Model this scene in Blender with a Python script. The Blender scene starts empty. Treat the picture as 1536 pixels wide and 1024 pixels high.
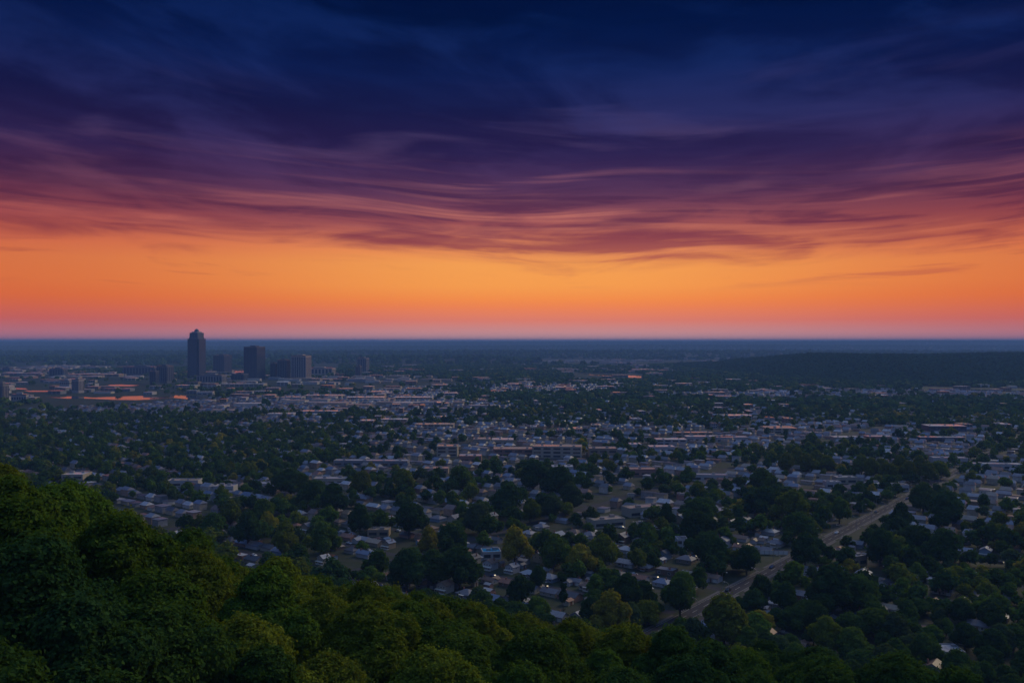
import bpy, math, random
import numpy as np
from mathutils import Vector, Matrix

C = bpy.context.scene.collection
SC = bpy.context.scene
F = 1330.0            # focal length in photo pixels (photo 1536 wide)
CAMZ = 126.0          # eye height above the city plain
PI = math.pi

def gpt(px, py, z=0.0):
    """Where the sight line through a photo pixel meets the height z."""
    d = (CAMZ - z) * F / (py - 513.0)
    return ((px - 768.0) / F * d, d)
def proj(x, y, z=0.0):
    return (768 + F * x / y, 512 + F * (CAMZ - z) / y)
def srgb(r, g, b):
    f = lambda c: (c / 255 / 12.92) if c / 255 <= .04045 else ((c / 255 + .055) / 1.055) ** 2.4
    return (f(r), f(g), f(b), 1.0)

# ------------------------------------------------------------------ shader maths
class N:
    """A float (or colour) value inside a node tree, with operators."""
    def __init__(s, nt, sock): s.nt, s.s = nt, sock
    def _m(s, op, *a):
        n = s.nt.nodes.new('ShaderNodeMath'); n.operation = op
        for i, v in enumerate((s,) + a):
            if isinstance(v, N): s.nt.links.new(v.s, n.inputs[i])
            else: n.inputs[i].default_value = v
        return N(s.nt, n.outputs[0])
    def __add__(s, o): return s._m('ADD', o)
    __radd__ = __add__
    def __mul__(s, o): return s._m('MULTIPLY', o)
    __rmul__ = __mul__
    def __sub__(s, o): return s._m('SUBTRACT', o)
    def __rsub__(s, o): return (s * -1.0) + o
    def __truediv__(s, o): return s._m('DIVIDE', o)
    def pw(s, o): return s._m('POWER', o)
    def mx(s, o): return s._m('MAXIMUM', o)
    def mn(s, o): return s._m('MINIMUM', o)
    def at2(s, o): return s._m('ARCTAN2', o)
    def sq(s): return s._m('SQRT')
    def ab(s): return s._m('ABSOLUTE')
def sstep(v, a, b, lo=0., hi=1.):
    n = v.nt.nodes.new('ShaderNodeMapRange'); n.interpolation_type = 'SMOOTHSTEP'
    v.nt.links.new(v.s, n.inputs[0])
    for i, x in ((1, a), (2, b), (3, lo), (4, hi)): n.inputs[i].default_value = x
    return N(v.nt, n.outputs[0])
def vec(nt, x, y, z=0.0):
    n = nt.nodes.new('ShaderNodeCombineXYZ')
    for i, v in enumerate((x, y, z)):
        if isinstance(v, N): nt.links.new(v.s, n.inputs[i])
        else: n.inputs[i].default_value = v
    return N(nt, n.outputs[0])
def noise(nt, v, scale, detail=4, rough=.55, dist=0.0):
    n = nt.nodes.new('ShaderNodeTexNoise')
    nt.links.new(v.s, n.inputs['Vector'])
    n.inputs['Scale'].default_value = scale; n.inputs['Detail'].default_value = detail
    n.inputs['Roughness'].default_value = rough; n.inputs['Distortion'].default_value = dist
    return N(nt, n.outputs['Fac'])
def ramp(v, stops):
    n = v.nt.nodes.new('ShaderNodeValToRGB'); r = n.color_ramp
    while len(r.elements) > 1: r.elements.remove(r.elements[-1])
    r.elements[0].position = stops[0][0]; r.elements[0].color = stops[0][1]
    for p, c in stops[1:]:
        e = r.elements.new(p); e.color = c
    v.nt.links.new(v.s, n.inputs[0]); return N(v.nt, n.outputs[0])
def mixc(f, a, b, mode='MIX'):
    nt = (f if isinstance(f, N) else a).nt
    n = nt.nodes.new('ShaderNodeMix'); n.data_type = 'RGBA'; n.blend_type = mode
    for k, v in ((0, f), (6, a), (7, b)):
        if isinstance(v, N): nt.links.new(v.s, n.inputs[k])
        else: n.inputs[k].default_value = v
    return N(nt, n.outputs[2])
# ------------------------------------------------------------------ camera, sky, sun, air
cam = bpy.data.objects.new('camera', bpy.data.cameras.new('camera')); C.objects.link(cam)
cam.location = (0, 0, CAMZ); cam.rotation_euler = (PI / 2, 0, 0)
cam.data.sensor_width = 36; cam.data.lens = F / 1536 * 36
cam.data.clip_start = .5; cam.data.clip_end = 200000
SC.camera = cam
SC.view_settings.view_transform = 'Standard'; SC.view_settings.look = 'None'
SC.view_settings.exposure = 0; SC.view_settings.gamma = 1; SC.view_settings.use_curve_mapping = False
SC.cycles.max_bounces = 5; SC.cycles.diffuse_bounces = 3; SC.cycles.transparent_max_bounces = 4
SC.cycles.glossy_bounces = 3; SC.cycles.volume_bounces = 0; SC.cycles.use_denoising = True
SC.cycles.sample_clamp_indirect = 4

SUN_AZ, SUN_EL = 50.0, 30.0      # degrees right of the view, above the horizon
w = bpy.data.worlds.new('World'); SC.world = w; w.use_nodes = True
nt = w.node_tree; nt.nodes.clear()
tc = nt.nodes.new('ShaderNodeTexCoord'); sp = nt.nodes.new('ShaderNodeSeparateXYZ')
nt.links.new(tc.outputs['Generated'], sp.inputs[0])
X, Y, Z = (N(nt, sp.outputs[i]) for i in range(3))
az = X.at2(Y)                                     # 0 ahead, + to the right
el = (Z / (X * X + Y * Y).sq().mx(.02)).mx(0.0)      # tan of elevation
Zs = el * .5                                      # ramp coordinate
def st(lst): return [(a * .5, srgb(*c)) for a, c in lst]
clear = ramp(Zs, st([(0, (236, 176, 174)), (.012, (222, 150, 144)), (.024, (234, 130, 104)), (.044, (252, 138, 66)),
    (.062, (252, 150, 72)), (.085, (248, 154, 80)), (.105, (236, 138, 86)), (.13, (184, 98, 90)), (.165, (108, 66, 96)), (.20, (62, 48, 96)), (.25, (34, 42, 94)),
    (.30, (15, 38, 96)), (.35, (5, 28, 82)), (.42, (1, 20, 66)), (.60, (30, 58, 120)), (1.0, (82, 118, 168)), (2.0, (132, 160, 196))]))  # stops above the view are brightened as added ambient fill
cloud = ramp(Zs, st([(0, (150, 90, 100)), (.06, (205, 105, 82)), (.085, (184, 88, 76)), (.11, (146, 68, 76)), (.14, (100, 51, 76)),
    (.17, (66, 39, 76)), (.21, (38, 28, 72)), (.26, (20, 23, 68)), (.30, (10, 22, 68)), (.36, (1, 17, 58)), (.42, (0, 12, 48)), (.60, (22, 42, 92)), (1.0, (66, 96, 156)), (2.0, (112, 138, 190))]))
a0 = az - .16
smile = el / (1.0 + a0 * a0 * .60)                # the streak lines sag in the middle of the view
wv = noise(nt, vec(nt, az * 1.6, el * 3.0, 3.1), 1.0, 2) - .5
sm = smile + wv * .07
big = noise(nt, vec(nt, az * 1.5, sm * 7.0, 7.7), 1.6, 5, .6, .35)
fine = noise(nt, vec(nt, az * 3.4, sm * 24.0, 2.2), 1.7, 6, .52, .8)
thin = noise(nt, vec(nt, az * 3.6, sm * 80.0, 9.4), 1.3, 7, .6, .6)
edge = sm + (big - .5) * .05 + (fine - .5) * .05
cover = sstep(edge, .076, .108)
tex = big * .55 + fine * .45
body = sstep(tex, .36, .64)
lowbody = sstep(fine * .6 + thin * .4, .42, .58)
hi = sstep(el, .13, .22)
dens = cover * (1.0 - (1.0 - lowbody) * (1.0 - hi) * .55 - (1.0 - body) * hi * .36)
wisp = sstep(thin * .45 + fine * .55, .53, .66) * sstep(el, .05, .075) * (1.0 - sstep(el, .09, .13)) * .55
dens = dens.mx(wisp)
col = mixc(dens, clear, cloud)
# pale wisps high up
w2 = noise(nt, vec(nt, az * 2.0 + 4.0, smile * 14.0, 5.5), 1.5, 4, .5, .9)
pale = sstep(w2, .52, .74) * sstep(el, .09, .15) * (1.0 - sstep(el, .26, .36)) * .30
wcol = ramp(Zs, st([(0, (230, 140, 110)), (.10, (228, 140, 112)), (.15, (168, 105, 112)), (.22, (104, 84, 128)), (.30, (58, 66, 128)), (.42, (36, 60, 120)), (2, (120, 130, 170))]))
col = mixc(pale, col, wcol)
w4 = noise(nt, vec(nt, az * 2.6 + 2.0, smile * 8.0 + az * .9, 8.8), 1.5, 6, .58, .5)
mott = sstep(w4, .44, .68) * sstep(el, .13, .2) * .50
mcol = ramp(Zs, st([(0, (200, 110, 100)), (.13, (150, 82, 96)), (.18, (92, 64, 106)), (.24, (52, 54, 110)), (.31, (26, 48, 108)), (.40, (10, 38, 96)), (.6, (30, 58, 120)), (1.0, (82, 118, 168)), (2.0, (132, 160, 196))]))
col = mixc(mott, col, mcol)
# underlit streaks along the lower edge of the cloud deck
w3 = noise(nt, vec(nt, az * 1.7 + 9.0, sm * 48.0, 1.1), 1.4, 5, .5, .7)
lit = sstep(w3, .48, .74) * sstep(el, .085, .115) * (1.0 - sstep(el, .15, .23)) * sstep(big, .30, .55) * .72
lcol = ramp(Zs, st([(0, (250, 150, 90)), (.10, (250, 152, 96)), (.13, (226, 134, 108)), (.17, (170, 104, 112)), (.23, (108, 80, 118)), (2, (100, 80, 120))]))
col = mixc(lit, col, lcol)
glow = (1.0 - sstep(az.ab(), .05, .50)) * sstep(el, .035, .065) * (1.0 - sstep(el, .085, .125)) * (1.0 - dens * .7) * .24
col = mixc(glow, col, srgb(255, 188, 84))
# the afterglow is strongest ahead and dies away to the sides and behind
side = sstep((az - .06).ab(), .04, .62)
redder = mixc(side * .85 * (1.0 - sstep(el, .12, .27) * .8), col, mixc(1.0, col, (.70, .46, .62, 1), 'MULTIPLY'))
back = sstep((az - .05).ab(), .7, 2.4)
behind = ramp(Zs, st([(0, (70, 66, 104)), (.15, (84, 90, 140)), (.4, (66, 90, 150)), (1, (82, 118, 168)), (2, (132, 160, 196))]))  # unseen rear sky, made brighter to add fill light
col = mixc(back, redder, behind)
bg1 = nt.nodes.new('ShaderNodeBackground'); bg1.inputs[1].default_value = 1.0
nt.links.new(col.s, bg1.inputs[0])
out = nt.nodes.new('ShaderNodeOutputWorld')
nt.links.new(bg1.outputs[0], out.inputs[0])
w.cycles.sampling_method = 'MANUAL'; w.cycles.sample_map_resolution = 1024
sl = bpy.data.lights.new('sun', 'SUN'); sl.energy = 1.45; sl.angle = math.radians(25); sl.color = (1, .84, .55)
sun = bpy.data.objects.new('sun', sl); C.objects.link(sun)
sd = Vector((math.sin(math.radians(SUN_AZ)) * math.cos(math.radians(SUN_EL)), math.cos(math.radians(SUN_AZ)) * math.cos(math.radians(SUN_EL)), math.sin(math.radians(SUN_EL))))
sun.rotation_euler = sd.to_track_quat('Z', 'Y').to_euler()
# ------------------------------------------------------------------ materials
def newmat(name):
    m = bpy.data.materials.new(name); m.use_nodes = True
    return m, m.node_tree, m.node_tree.nodes['Principled BSDF']
def objc(nt):
    t = nt.nodes.new('ShaderNodeTexCoord'); return N(nt, t.outputs['Object'])
def posn(nt):
    g = nt.nodes.new('ShaderNodeNewGeometry'); return N(nt, g.outputs['Position'])
def attr(nt, name):
    a = nt.nodes.new('ShaderNodeAttribute'); a.attribute_name = name; return N(nt, a.outputs['Color'])
def objcolor(nt):
    a = nt.nodes.new('ShaderNodeObjectInfo'); return N(nt, a.outputs['Color'])
def plain(name, col, rough=.6, spec=.4, var=.25, scale=.6, metal=0.0, bump=0.0, coords='o', patchy=None):
    """One colour, broken up by two scales of procedural noise."""
    m, nt, b = newmat(name)
    v = objc(nt) if coords == 'o' else posn(nt)
    f = noise(nt, v, scale, 5, .6) * .6 + noise(nt, v, scale * 7, 3, .6) * .4
    c = ramp(f, [(.3, tuple(x * (1 - var) for x in col[:3]) + (1,)), (.7, tuple(min(1, x * (1 + var)) for x in col[:3]) + (1,))])
    nt.links.new(c.s, b.inputs['Base Color'])
    b.inputs['Roughness'].default_value = rough; b.inputs['Metallic'].default_value = metal
    b.inputs['Specular IOR Level'].default_value = spec
    if patchy:
        q = noise(nt, posn(nt), .045, 4, .6); nt.links.new(sstep(q, .38, .62, patchy[0], patchy[1]).s, b.inputs['Roughness'])
    if bump:
        n = nt.nodes.new('ShaderNodeBump'); n.inputs['Strength'].default_value = bump; n.inputs['Distance'].default_value = .3
        nt.links.new(f.s, n.inputs['Height']); nt.links.new(n.outputs[0], b.inputs['Normal'])
    return m
def leafmat(name, src):
    m, nt, b = newmat(name); nt.nodes.remove(b)
    base = objcolor(nt) if src == 'o' else attr(nt, 'tint')
    p = posn(nt)
    f = noise(nt, p, .55, 3, .6) * .5 + noise(nt, p, 3.1, 2, .6) * .5
    g = ramp(f, [(.3, (.50, .58, .60, 1)), (.5, (.92, .94, .9, 1)), (.7, (1.75, 1.5, .95, 1))])
    c = mixc(1.0, base, g, 'MULTIPLY')
    d = nt.nodes.new('ShaderNodeBsdfDiffuse'); t = nt.nodes.new('ShaderNodeBsdfTranslucent')
    nt.links.new(c.s, d.inputs[0])
    c2 = mixc(1.0, c, (1.25, 1.15, .45, 1), 'MULTIPLY'); nt.links.new(c2.s, t.inputs[0])
    mx = nt.nodes.new('ShaderNodeMixShader'); mx.inputs[0].default_value = .35
    nt.links.new(d.outputs[0], mx.inputs[1]); nt.links.new(t.outputs[0], mx.inputs[2])
    nt.links.new(mx.outputs[0], nt.nodes['Material Output'].inputs[0])
    return m
M = {}
M['leaf'] = leafmat('leaf', 'o'); M['leafmass'] = leafmat('leaf_mass', 'a')
M['bark'] = plain('bark', (.09, .07, .055), .9, .2, .35, 2.0, bump=.4)
M['asphalt'] = plain('asphalt', (.045, .042, .05), .85, .2, .25, .08, coords='p')
M['main_asphalt'] = plain('main_road_asphalt', (.034, .031, .042), .85, .2, .2, .05, coords='p')
M['concrete'] = plain('concrete', (.11, .10, .105), .8, .2, .2, .2, coords='p')
M['paint'] = plain('road_paint', (.40, .39, .36), .7, .3, .15, .6, coords='p')
M['yellowpaint'] = plain('yellow_paint', (.65, .45, .08), .6, .4, .15, .6, coords='p')
M['glass'] = plain('window_glass', (.035, .045, .06), .08, .8, .2, .3)
M['door'] = plain('door_paint', (.16, .07, .05), .5, .4, .1)
M['trim'] = plain('white_trim', (.62, .60, .56), .5, .4, .1)
M['metal'] = plain('grey_metal', (.34, .34, .36), .45, .5, .15, metal=.6)
M['rubber'] = plain('rubber', (.02, .02, .02), .8, .3, .1)
M['brickred'] = plain('brick', (.24, .11, .08), .85, .3, .25, .8)
M['lampglass'] = plain('lamp_glass', (.6, .6, .55), .3, .5, .05)
def palette(pref, d, **k):
    return {n: plain(pref + '_' + n.replace(' ', '_'), c, **k) for n, c in d.items()}
ROOF = palette('roof', {'slate grey': (.14, .14, .17), 'charcoal': (.075, .075, .09), 'brown': (.16, .10, .075), 'pale grey': (.25, .25, .28),
    'tan': (.34, .26, .19), 'blue grey': (.14, .18, .27), 'rust brown': (.25, .115, .075), 'white': (.38, .375, .40)}, rough=.58, spec=.5, var=.28, scale=.5)
WALL = palette('wall', {'white': (.40, .39, .40), 'cream': (.36, .32, .26), 'grey': (.20, .21, .24), 'tan': (.26, .21, .16), 'pink brick': (.28, .16, .13), 'pale blue': (.20, .26, .34), 'brown': (.14, .10, .08)},
    rough=.8, spec=.3, var=.12, scale=.7)
FLAT = palette('flat_roof', {'white': (.58, .56, .55), 'pale grey': (.40, .39, .41), 'tan': (.42, .33, .25), 'dark grey': (.12, .12, .14), 'rust': (.30, .15, .10), 'blue': (.04, .30, .55)},
    rough=.2, spec=.8, var=.3, scale=.06, patchy=(.12, .38))
CARC = palette('car_paint', {'white': (.62, .62, .62), 'silver': (.38, .39, .41), 'black': (.02, .02, .025), 'dark blue': (.03, .05, .13), 'red': (.28, .025, .02), 'grey': (.13, .13, .14)}, rough=.25, spec=.8, var=.05)
TOWER = palette('facade', {'navy': (.022, .036, .075), 'slate': (.065, .08, .12), 'pale': (.36, .33, .33), 'tan': (.42, .33, .28), 'grey': (.2, .2, .22)}, rough=.5, spec=.5, var=.12, scale=.03)
M['towerglass'] = plain('tower_glass', (.03, .045, .085), .18, .9, .25, .05)

# the plain: grass, earth, parking lots and fields; the hill: leaf litter
m, nt, b = newmat('ground')
p = posn(nt)
spn = nt.nodes.new('ShaderNodeSeparateXYZ'); nt.links.new(p.s, spn.inputs[0]); px_, py_, pz_ = (N(nt, spn.outputs[i]) for i in range(3))
n1 = noise(nt, p, .012, 4, .6); n2 = noise(nt, p, .12, 4, .65); n3 = noise(nt, vec(nt, px_ * .55, py_ * 1.0, 0.0), .0028, 5, .62)
c = ramp(n2 * .6 + n1 * .4, [(.32, (.012, .020, .008, 1)), (.46, (.024, .036, .016, 1)), (.58, (.040, .040, .028, 1)), (.72, (.085, .078, .07, 1))])
far = sstep(py_, 1200, 3200)
cf = ramp(n3, [(.38, (.010, .022, .014, 1)), (.50, (.018, .034, .020, 1)), (.60, (.034, .046, .030, 1)), (.68, (.11, .095, .085, 1)), (.74, (.16, .14, .13, 1))])
c = mixc(far, c, cf)
c = mixc(sstep(pz_, 2, 9), c, (.012, .020, .008, 1))
nt.links.new(c.s, b.inputs['Base Color']); b.inputs['Roughness'].default_value = .85; b.inputs['Specular IOR Level'].default_value = .25
M['ground'] = m
m, nt, b = newmat('river_water')
b.inputs['Base Color'].default_value = (.012, .018, .028, 1); b.inputs['Roughness'].default_value = .06; b.inputs['IOR'].default_value = 1.33
nb = nt.nodes.new('ShaderNodeBump'); nb.inputs['Strength'].default_value = .12; nb.inputs['Distance'].default_value = .2
fw = noise(nt, posn(nt), .15, 3); nt.links.new(fw.s, nb.inputs['Height']); nt.links.new(nb.outputs[0], b.inputs['Normal'])
M['water'] = m

# ------------------------------------------------------------------ mesh helpers
class MB:
    """Collects shapes and links them as one mesh object."""
    def __init__(s): s.v, s.f = [], []
    def poly(s, pts):
        k = len(s.v); s.v += [tuple(q) for q in pts]; s.f.append(tuple(range(k, k + len(pts)))); return s
    def box(s, x0, x1, y0, y1, z0, z1):
        k = len(s.v)
        s.v += [(x0, y0, z0), (x1, y0, z0), (x1, y1, z0), (x0, y1, z0), (x0, y0, z1), (x1, y0, z1), (x1, y1, z1), (x0, y1, z1)]
        s.f += [tuple(k + i for i in q) for q in ((0, 3, 2, 1), (4, 5, 6, 7), (0, 1, 5, 4), (1, 2, 6, 5), (2, 3, 7, 6), (3, 0, 4, 7))]; return s
    def prism(s, pts, z0, z1):
        k = len(s.v); n = len(pts)
        s.v += [(x, y, z0) for x, y in pts] + [(x, y, z1) for x, y in pts]
        s.f.append(tuple(k + n - 1 - i for i in range(n))); s.f.append(tuple(k + n + i for i in range(n)))
        s.f += [(k + i, k + (i + 1) % n, k + n + (i + 1) % n, k + n + i) for i in range(n)]; return s
    def tube(s, pts, rs, n=7):
        k = len(s.v); pts = [Vector(q) for q in pts]
        for i, q in enumerate(pts):
            d = (pts[min(i + 1, len(pts) - 1)] - pts[max(i - 1, 0)]).normalized()
            a = d.orthogonal().normalized(); bb = d.cross(a)
            for j in range(n):
                t = 2 * PI * j / n; s.v.append(tuple(q + (a * math.cos(t) + bb * math.sin(t)) * rs[i]))
        for i in range(len(pts) - 1):
            for j in range(n):
                s.f.append((k + i * n + j, k + i * n + (j + 1) % n, k + (i + 1) * n + (j + 1) % n, k + (i + 1) * n + j))
        s.f.append(tuple(k + j for j in range(n))[::-1]); s.f.append(tuple(k + (len(pts) - 1) * n + j for j in range(n))); return s
    def mesh(s, name, mat):
        me = bpy.data.meshes.new(name); me.from_pydata(s.v, [], s.f); me.update()
        if mat: me.materials.append(mat)
        return me
    def build(s, name, mat, parent=None):
        return link(name, s.mesh(name, mat), parent)
def link(name, me, parent=None):
    o = bpy.data.objects.new(name, me); C.objects.link(o)
    if parent: o.parent = parent
    return o
def tag(o, label=None, cat=None, group=None, kind=None):
    if label: o['label'] = label
    if cat: o['category'] = cat
    if group: o['group'] = group
    if kind: o['kind'] = kind
    return o
def npmesh(name, V, Fq, mat, tint=None, smooth=False):
    """A mesh straight from arrays: V (n,3), Fq (m,k) with k = 3 or 4."""
    me = bpy.data.meshes.new(name); k = Fq.shape[1]
    me.vertices.add(len(V)); me.vertices.foreach_set('co', np.ascontiguousarray(V, 'f').ravel())
    me.loops.add(Fq.size); me.loops.foreach_set('vertex_index', np.ascontiguousarray(Fq, 'i').ravel())
    me.polygons.add(len(Fq)); me.polygons.foreach_set('loop_start', np.arange(0, Fq.size, k, dtype='i'))
    me.polygons.foreach_set('loop_total', np.full(len(Fq), k, 'i'))
    if smooth: me.polygons.foreach_set('use_smooth', np.ones(len(Fq), 'b'))
    if tint is not None:
        a = me.color_attributes.new('tint', 'FLOAT_COLOR', 'POINT'); a.data.foreach_set('color', np.ascontiguousarray(tint, 'f').ravel())
    me.update(calc_edges=True)
    if mat: me.materials.append(mat)
    return me
# ------------------------------------------------------------------ terrain
rng = np.random.default_rng(7); random.seed(7)
SX = np.array([-1.2, -.577, -.53, -.47, -.43, -.38, -.30, -.24, -.17, -.08, 0, .10, .20, .30, .45, .60, 1.2])
SS = np.array([.12, .135, .150, .185, .208, .218, .240, .265, .280, .298, .315, .328, .334, .338, .342, .346, .36])
def ss(a, b, x):
    t = np.clip((x - a) / (b - a), 0, 1); return t * t * (3 - 2 * t)
def wob(x, y, s, seed):
    r = np.random.default_rng(seed); o = 0
    for i in range(7):
        a = r.uniform(0, 2 * PI); k = r.uniform(.6, 1.9) / s
        o = o + np.sin((x * math.cos(a) + y * math.sin(a)) * k + r.uniform(0, 6.28)) / 7 * 1.6
    return o
def height(x, y):
    x = np.asarray(x, float); y = np.asarray(y, float); d = np.hypot(x, y) + 1e-6
    yy = np.maximum(y, 1e-3); Xr = np.clip(x / yy, -1.2, 1.2); Xr = np.where(y <= 0, np.sign(x) * 1.2, Xr)
    S = np.interp(Xr, SX, SS); dt = np.interp(Xr, [-.6, .6], [130, 150])
    g = 112 - S * d - 60 * np.clip(1 - d / dt, 0, 1) ** 2 - .0024 * np.clip(d - dt, 0, None) ** 2
    g = g + 2.0 * wob(x, y, 28, 3) * ss(30, 60, d) * ss(0, 20, g)
    g = np.maximum(g, 0)
    g = 124.3 + (g - 124.3) * ss(3, 28, d)
    bk = ss(-.15, -.9, y / d)                       # the ridge the viewer stands on runs on behind
    g = g * (1 - bk) + bk * (124.3 - 60 * ss(200, 1500, d))
    out = np.where(d < 900, g, bk * (124.3 - 60 * ss(200, 1500, d)))
    # wooded hill on the far right, low ridges beyond, last ridge on the horizon
    rx = ss(720, 1260, x + .10 * (y - 3300)) * (1 - .25 * ss(2000, 2700, x))
    hillr = 69 * rx * ss(2330, 3250, y) * (1 - ss(3500, 4900, y)) + 7 * rx * wob(x, y, 230, 5) * ss(2400, 3000, y) * (1 - ss(3900, 4700, y))
    lf = 16 * ss(400, -300, x) * ss(4600, 5400, y) * (1 - ss(5400, 6600, y)) * (1 + .5 * wob(x, y, 700, 6))
    r1 = (26 + 12 * wob(x, y, 1500, 8)) * ss(6200, 7600, y) * (1 - ss(7800, 9600, y))
    r2 = (52 + 12 * wob(x, y, 2600, 9)) * ss(10500, 12500, y) * (1 - ss(12600, 13600, y))
    xr = x / np.maximum(y, 1)
    r3 = (98 + 8 * ss(-.2, .25, xr) + 14 * ss(.05, .3, xr) * (.4 + wob(x, y, 1300, 11)) + 3 * wob(x, y, 900, 12)) * ss(13500, 17000, y)
    return out + np.maximum(hillr, 0) + np.maximum(lf, 0) + np.maximum(r1, 0) + np.maximum(r2, 0) + r3

rad = np.concatenate([[0.0], np.geomspace(2.5, 44000, 400)])
ang = np.unique(np.concatenate([np.linspace(-180, -40, 50), np.linspace(-40, 40, 420), np.linspace(40, 180, 50)[:-1]]))
A, Rr = np.meshgrid(np.radians(ang), rad[1:]); gx, gy = Rr * np.sin(A), Rr * np.cos(A)
V = np.concatenate([[[0, 0, 124.3]], np.stack([gx, gy, height(gx, gy)], -1).reshape(-1, 3)])
na, nr = len(ang), len(rad) - 1
i = np.arange(nr - 1)[:, None] * na; j = np.arange(na)[None, :]; j2 = (j + 1) % na
Q = np.stack([1 + i + j, 1 + i + na + j, 1 + i + na + j2, 1 + i + j2], -1).reshape(-1, 4)[:, ::-1]
gm = npmesh('ground', V, Q, M['ground'], smooth=True)
tag(link('ground', gm), kind='structure')

# ------------------------------------------------------------------ the street grid; s runs along the main road, t to its left
P0 = np.array([68.0, 392.0]); U = np.array([.6126, .7904]); W = np.array([-.7904, .6126])
YAW = math.atan2(U[1], U[0])
def st2xy(s, t): return (P0[0] + U[0] * s + W[0] * t, P0[1] + U[1] * s + W[1] * t)
def xy2st(x, y): return ((x - P0[0]) * U[0] + (y - P0[1]) * U[1], (x - P0[0]) * W[0] + (y - P0[1]) * W[1])
def strip(mb, s0, s1, t0, t1, z):
    n = max(1, int(max(abs(s1 - s0), abs(t1 - t0)) / 60))
    for k in range(n):
        if abs(s1 - s0) > abs(t1 - t0): a, b_ = s0 + (s1 - s0) * k / n, s0 + (s1 - s0) * (k + 1) / n; q = [(a, t0), (b_, t0), (b_, t1), (a, t1)]
        else: a, b_ = t0 + (t1 - t0) * k / n, t0 + (t1 - t0) * (k + 1) / n; q = [(s0, a), (s1, a), (s1, b_), (s0, b_)]
        mb.poly([(*st2xy(*p_), z) for p_ in q])
    return mb
def slab(mb, s0, s1, t0, t1, z0, z1):
    q = [st2xy(s0, t0), st2xy(s1, t0), st2xy(s1, t1), st2xy(s0, t1)]; return mb.prism(q, z0, z1)
tag(strip(MB(), -75, 2100, -3.9, 3.9, .03).build('main_road', M['main_asphalt']), kind='structure')
mk = MB()
for k in range(0, 160): strip(mk, -70 + k * 12, -64 + k * 12, -.1, .1, .05)
for e in (-3.6, 3.45): strip(mk, -70, 1500, e, e + .15, .05)
tag(mk.build('road_markings', M['paint']), kind='structure')
CROSS = [-30 + 50 * k for k in range(-11, 43)]        # cross streets
LONG = [-720, -540, -360, -180, 180, 360, 540, 720, 900]
sw = MB()
for side in (-1, 1):
    edges = [-75] + [e for c_ in CROSS if c_ > -60 for e in (c_ - 3.6, c_ + 3.6)] + [1500]
    for a, b_ in zip(edges[::2], edges[1::2]):
        if b_ > a: slab(sw, a, b_, min(side * 4.2, side * 5.8), max(side * 4.2, side * 5.8), -.2, .14)
tag(sw.build('pavement', M['concrete']), kind='structure')
def flat_ok(x, y): return (y > 150) and float(height(x, y)) < .01
ss_ = MB()
for c_ in CROSS:
    for sgn in (-1, 1):
        t = 6.0
        while t < 1400:
            a, b_ = t, t + 40
            pts = [st2xy(c_, sgn * a), st2xy(c_, sgn * b_)]
            if all(flat_ok(*p_) and abs(p_[0] / p_[1]) < .7 for p_ in pts): strip(ss_, c_ - 2.8, c_ + 2.8, min(sgn * a, sgn * b_), max(sgn * a, sgn * b_), .02)
            t += 40
for L in LONG:
    s = -720
    while s < 1700:
        pts = [st2xy(s, L), st2xy(s + 40, L)]
        if all(flat_ok(*p_) and abs(p_[0] / p_[1]) < .7 for p_ in pts): strip(ss_, s, s + 40, L - 3.6, L + 3.6, .026)
        s += 40
tag(ss_.build('side_streets', M['asphalt']), kind='structure')

# the river and the ponds west of downtown (they mirror the low sky)
def pond(name, pts):
    mb = MB(); mb.poly([(*gpt(*q), .035) for q in pts][::-1]); tag(mb.build(name, M['water']), kind='structure')
pond('river', [(70, 596.5), (110, 595), (140, 597.2), (175, 595.6), (215, 594.5), (240, 596.5), (268, 593.2), (292, 594), (306, 595.6), (300, 598.5), (285, 600), (262, 597.5), (232, 599.5), (205, 600.8), (168, 600.2), (136, 598.6), (100, 598.6)])
pond('pond_water', [(158, 578.2), (182, 577.3), (209, 578.6), (196, 580.2), (170, 580)])
pond('pond_water', [(16, 582.3), (38, 583.2), (42, 585), (18, 584.3)])
pond('pond_water', [(36, 586.6), (78, 586.6), (80, 588.2), (44, 588.4)])
pond('pond_water', [(204, 614.0), (236, 611.6), (264, 612.2), (256, 614.6), (222, 616.2)])
pond('lake_water', [(1385, 582.6), (1450, 584.6), (1600, 588.2), (1600, 590.2), (1450, 586.6), (1385, 584.4)])
pond('lake_water', [(865, 561.6), (900, 562.2), (962, 564.6), (962, 567.4), (925, 566.6), (898, 564.2)])
pond('pond_water', [(1072, 547.4), (1083, 547.4), (1084, 549.2), (1071, 549.4)])
pond('pond_water', [(475, 551.0), (502, 551.2), (504, 552.9), (476, 553.1)])
pond('pond_water', [(350, 555.5), (368, 556.0), (368, 560), (352, 559.6)])
pond('pond_water', [(100, 537.2), (126, 537.2), (124, 538.5), (102, 538.4)])
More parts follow.
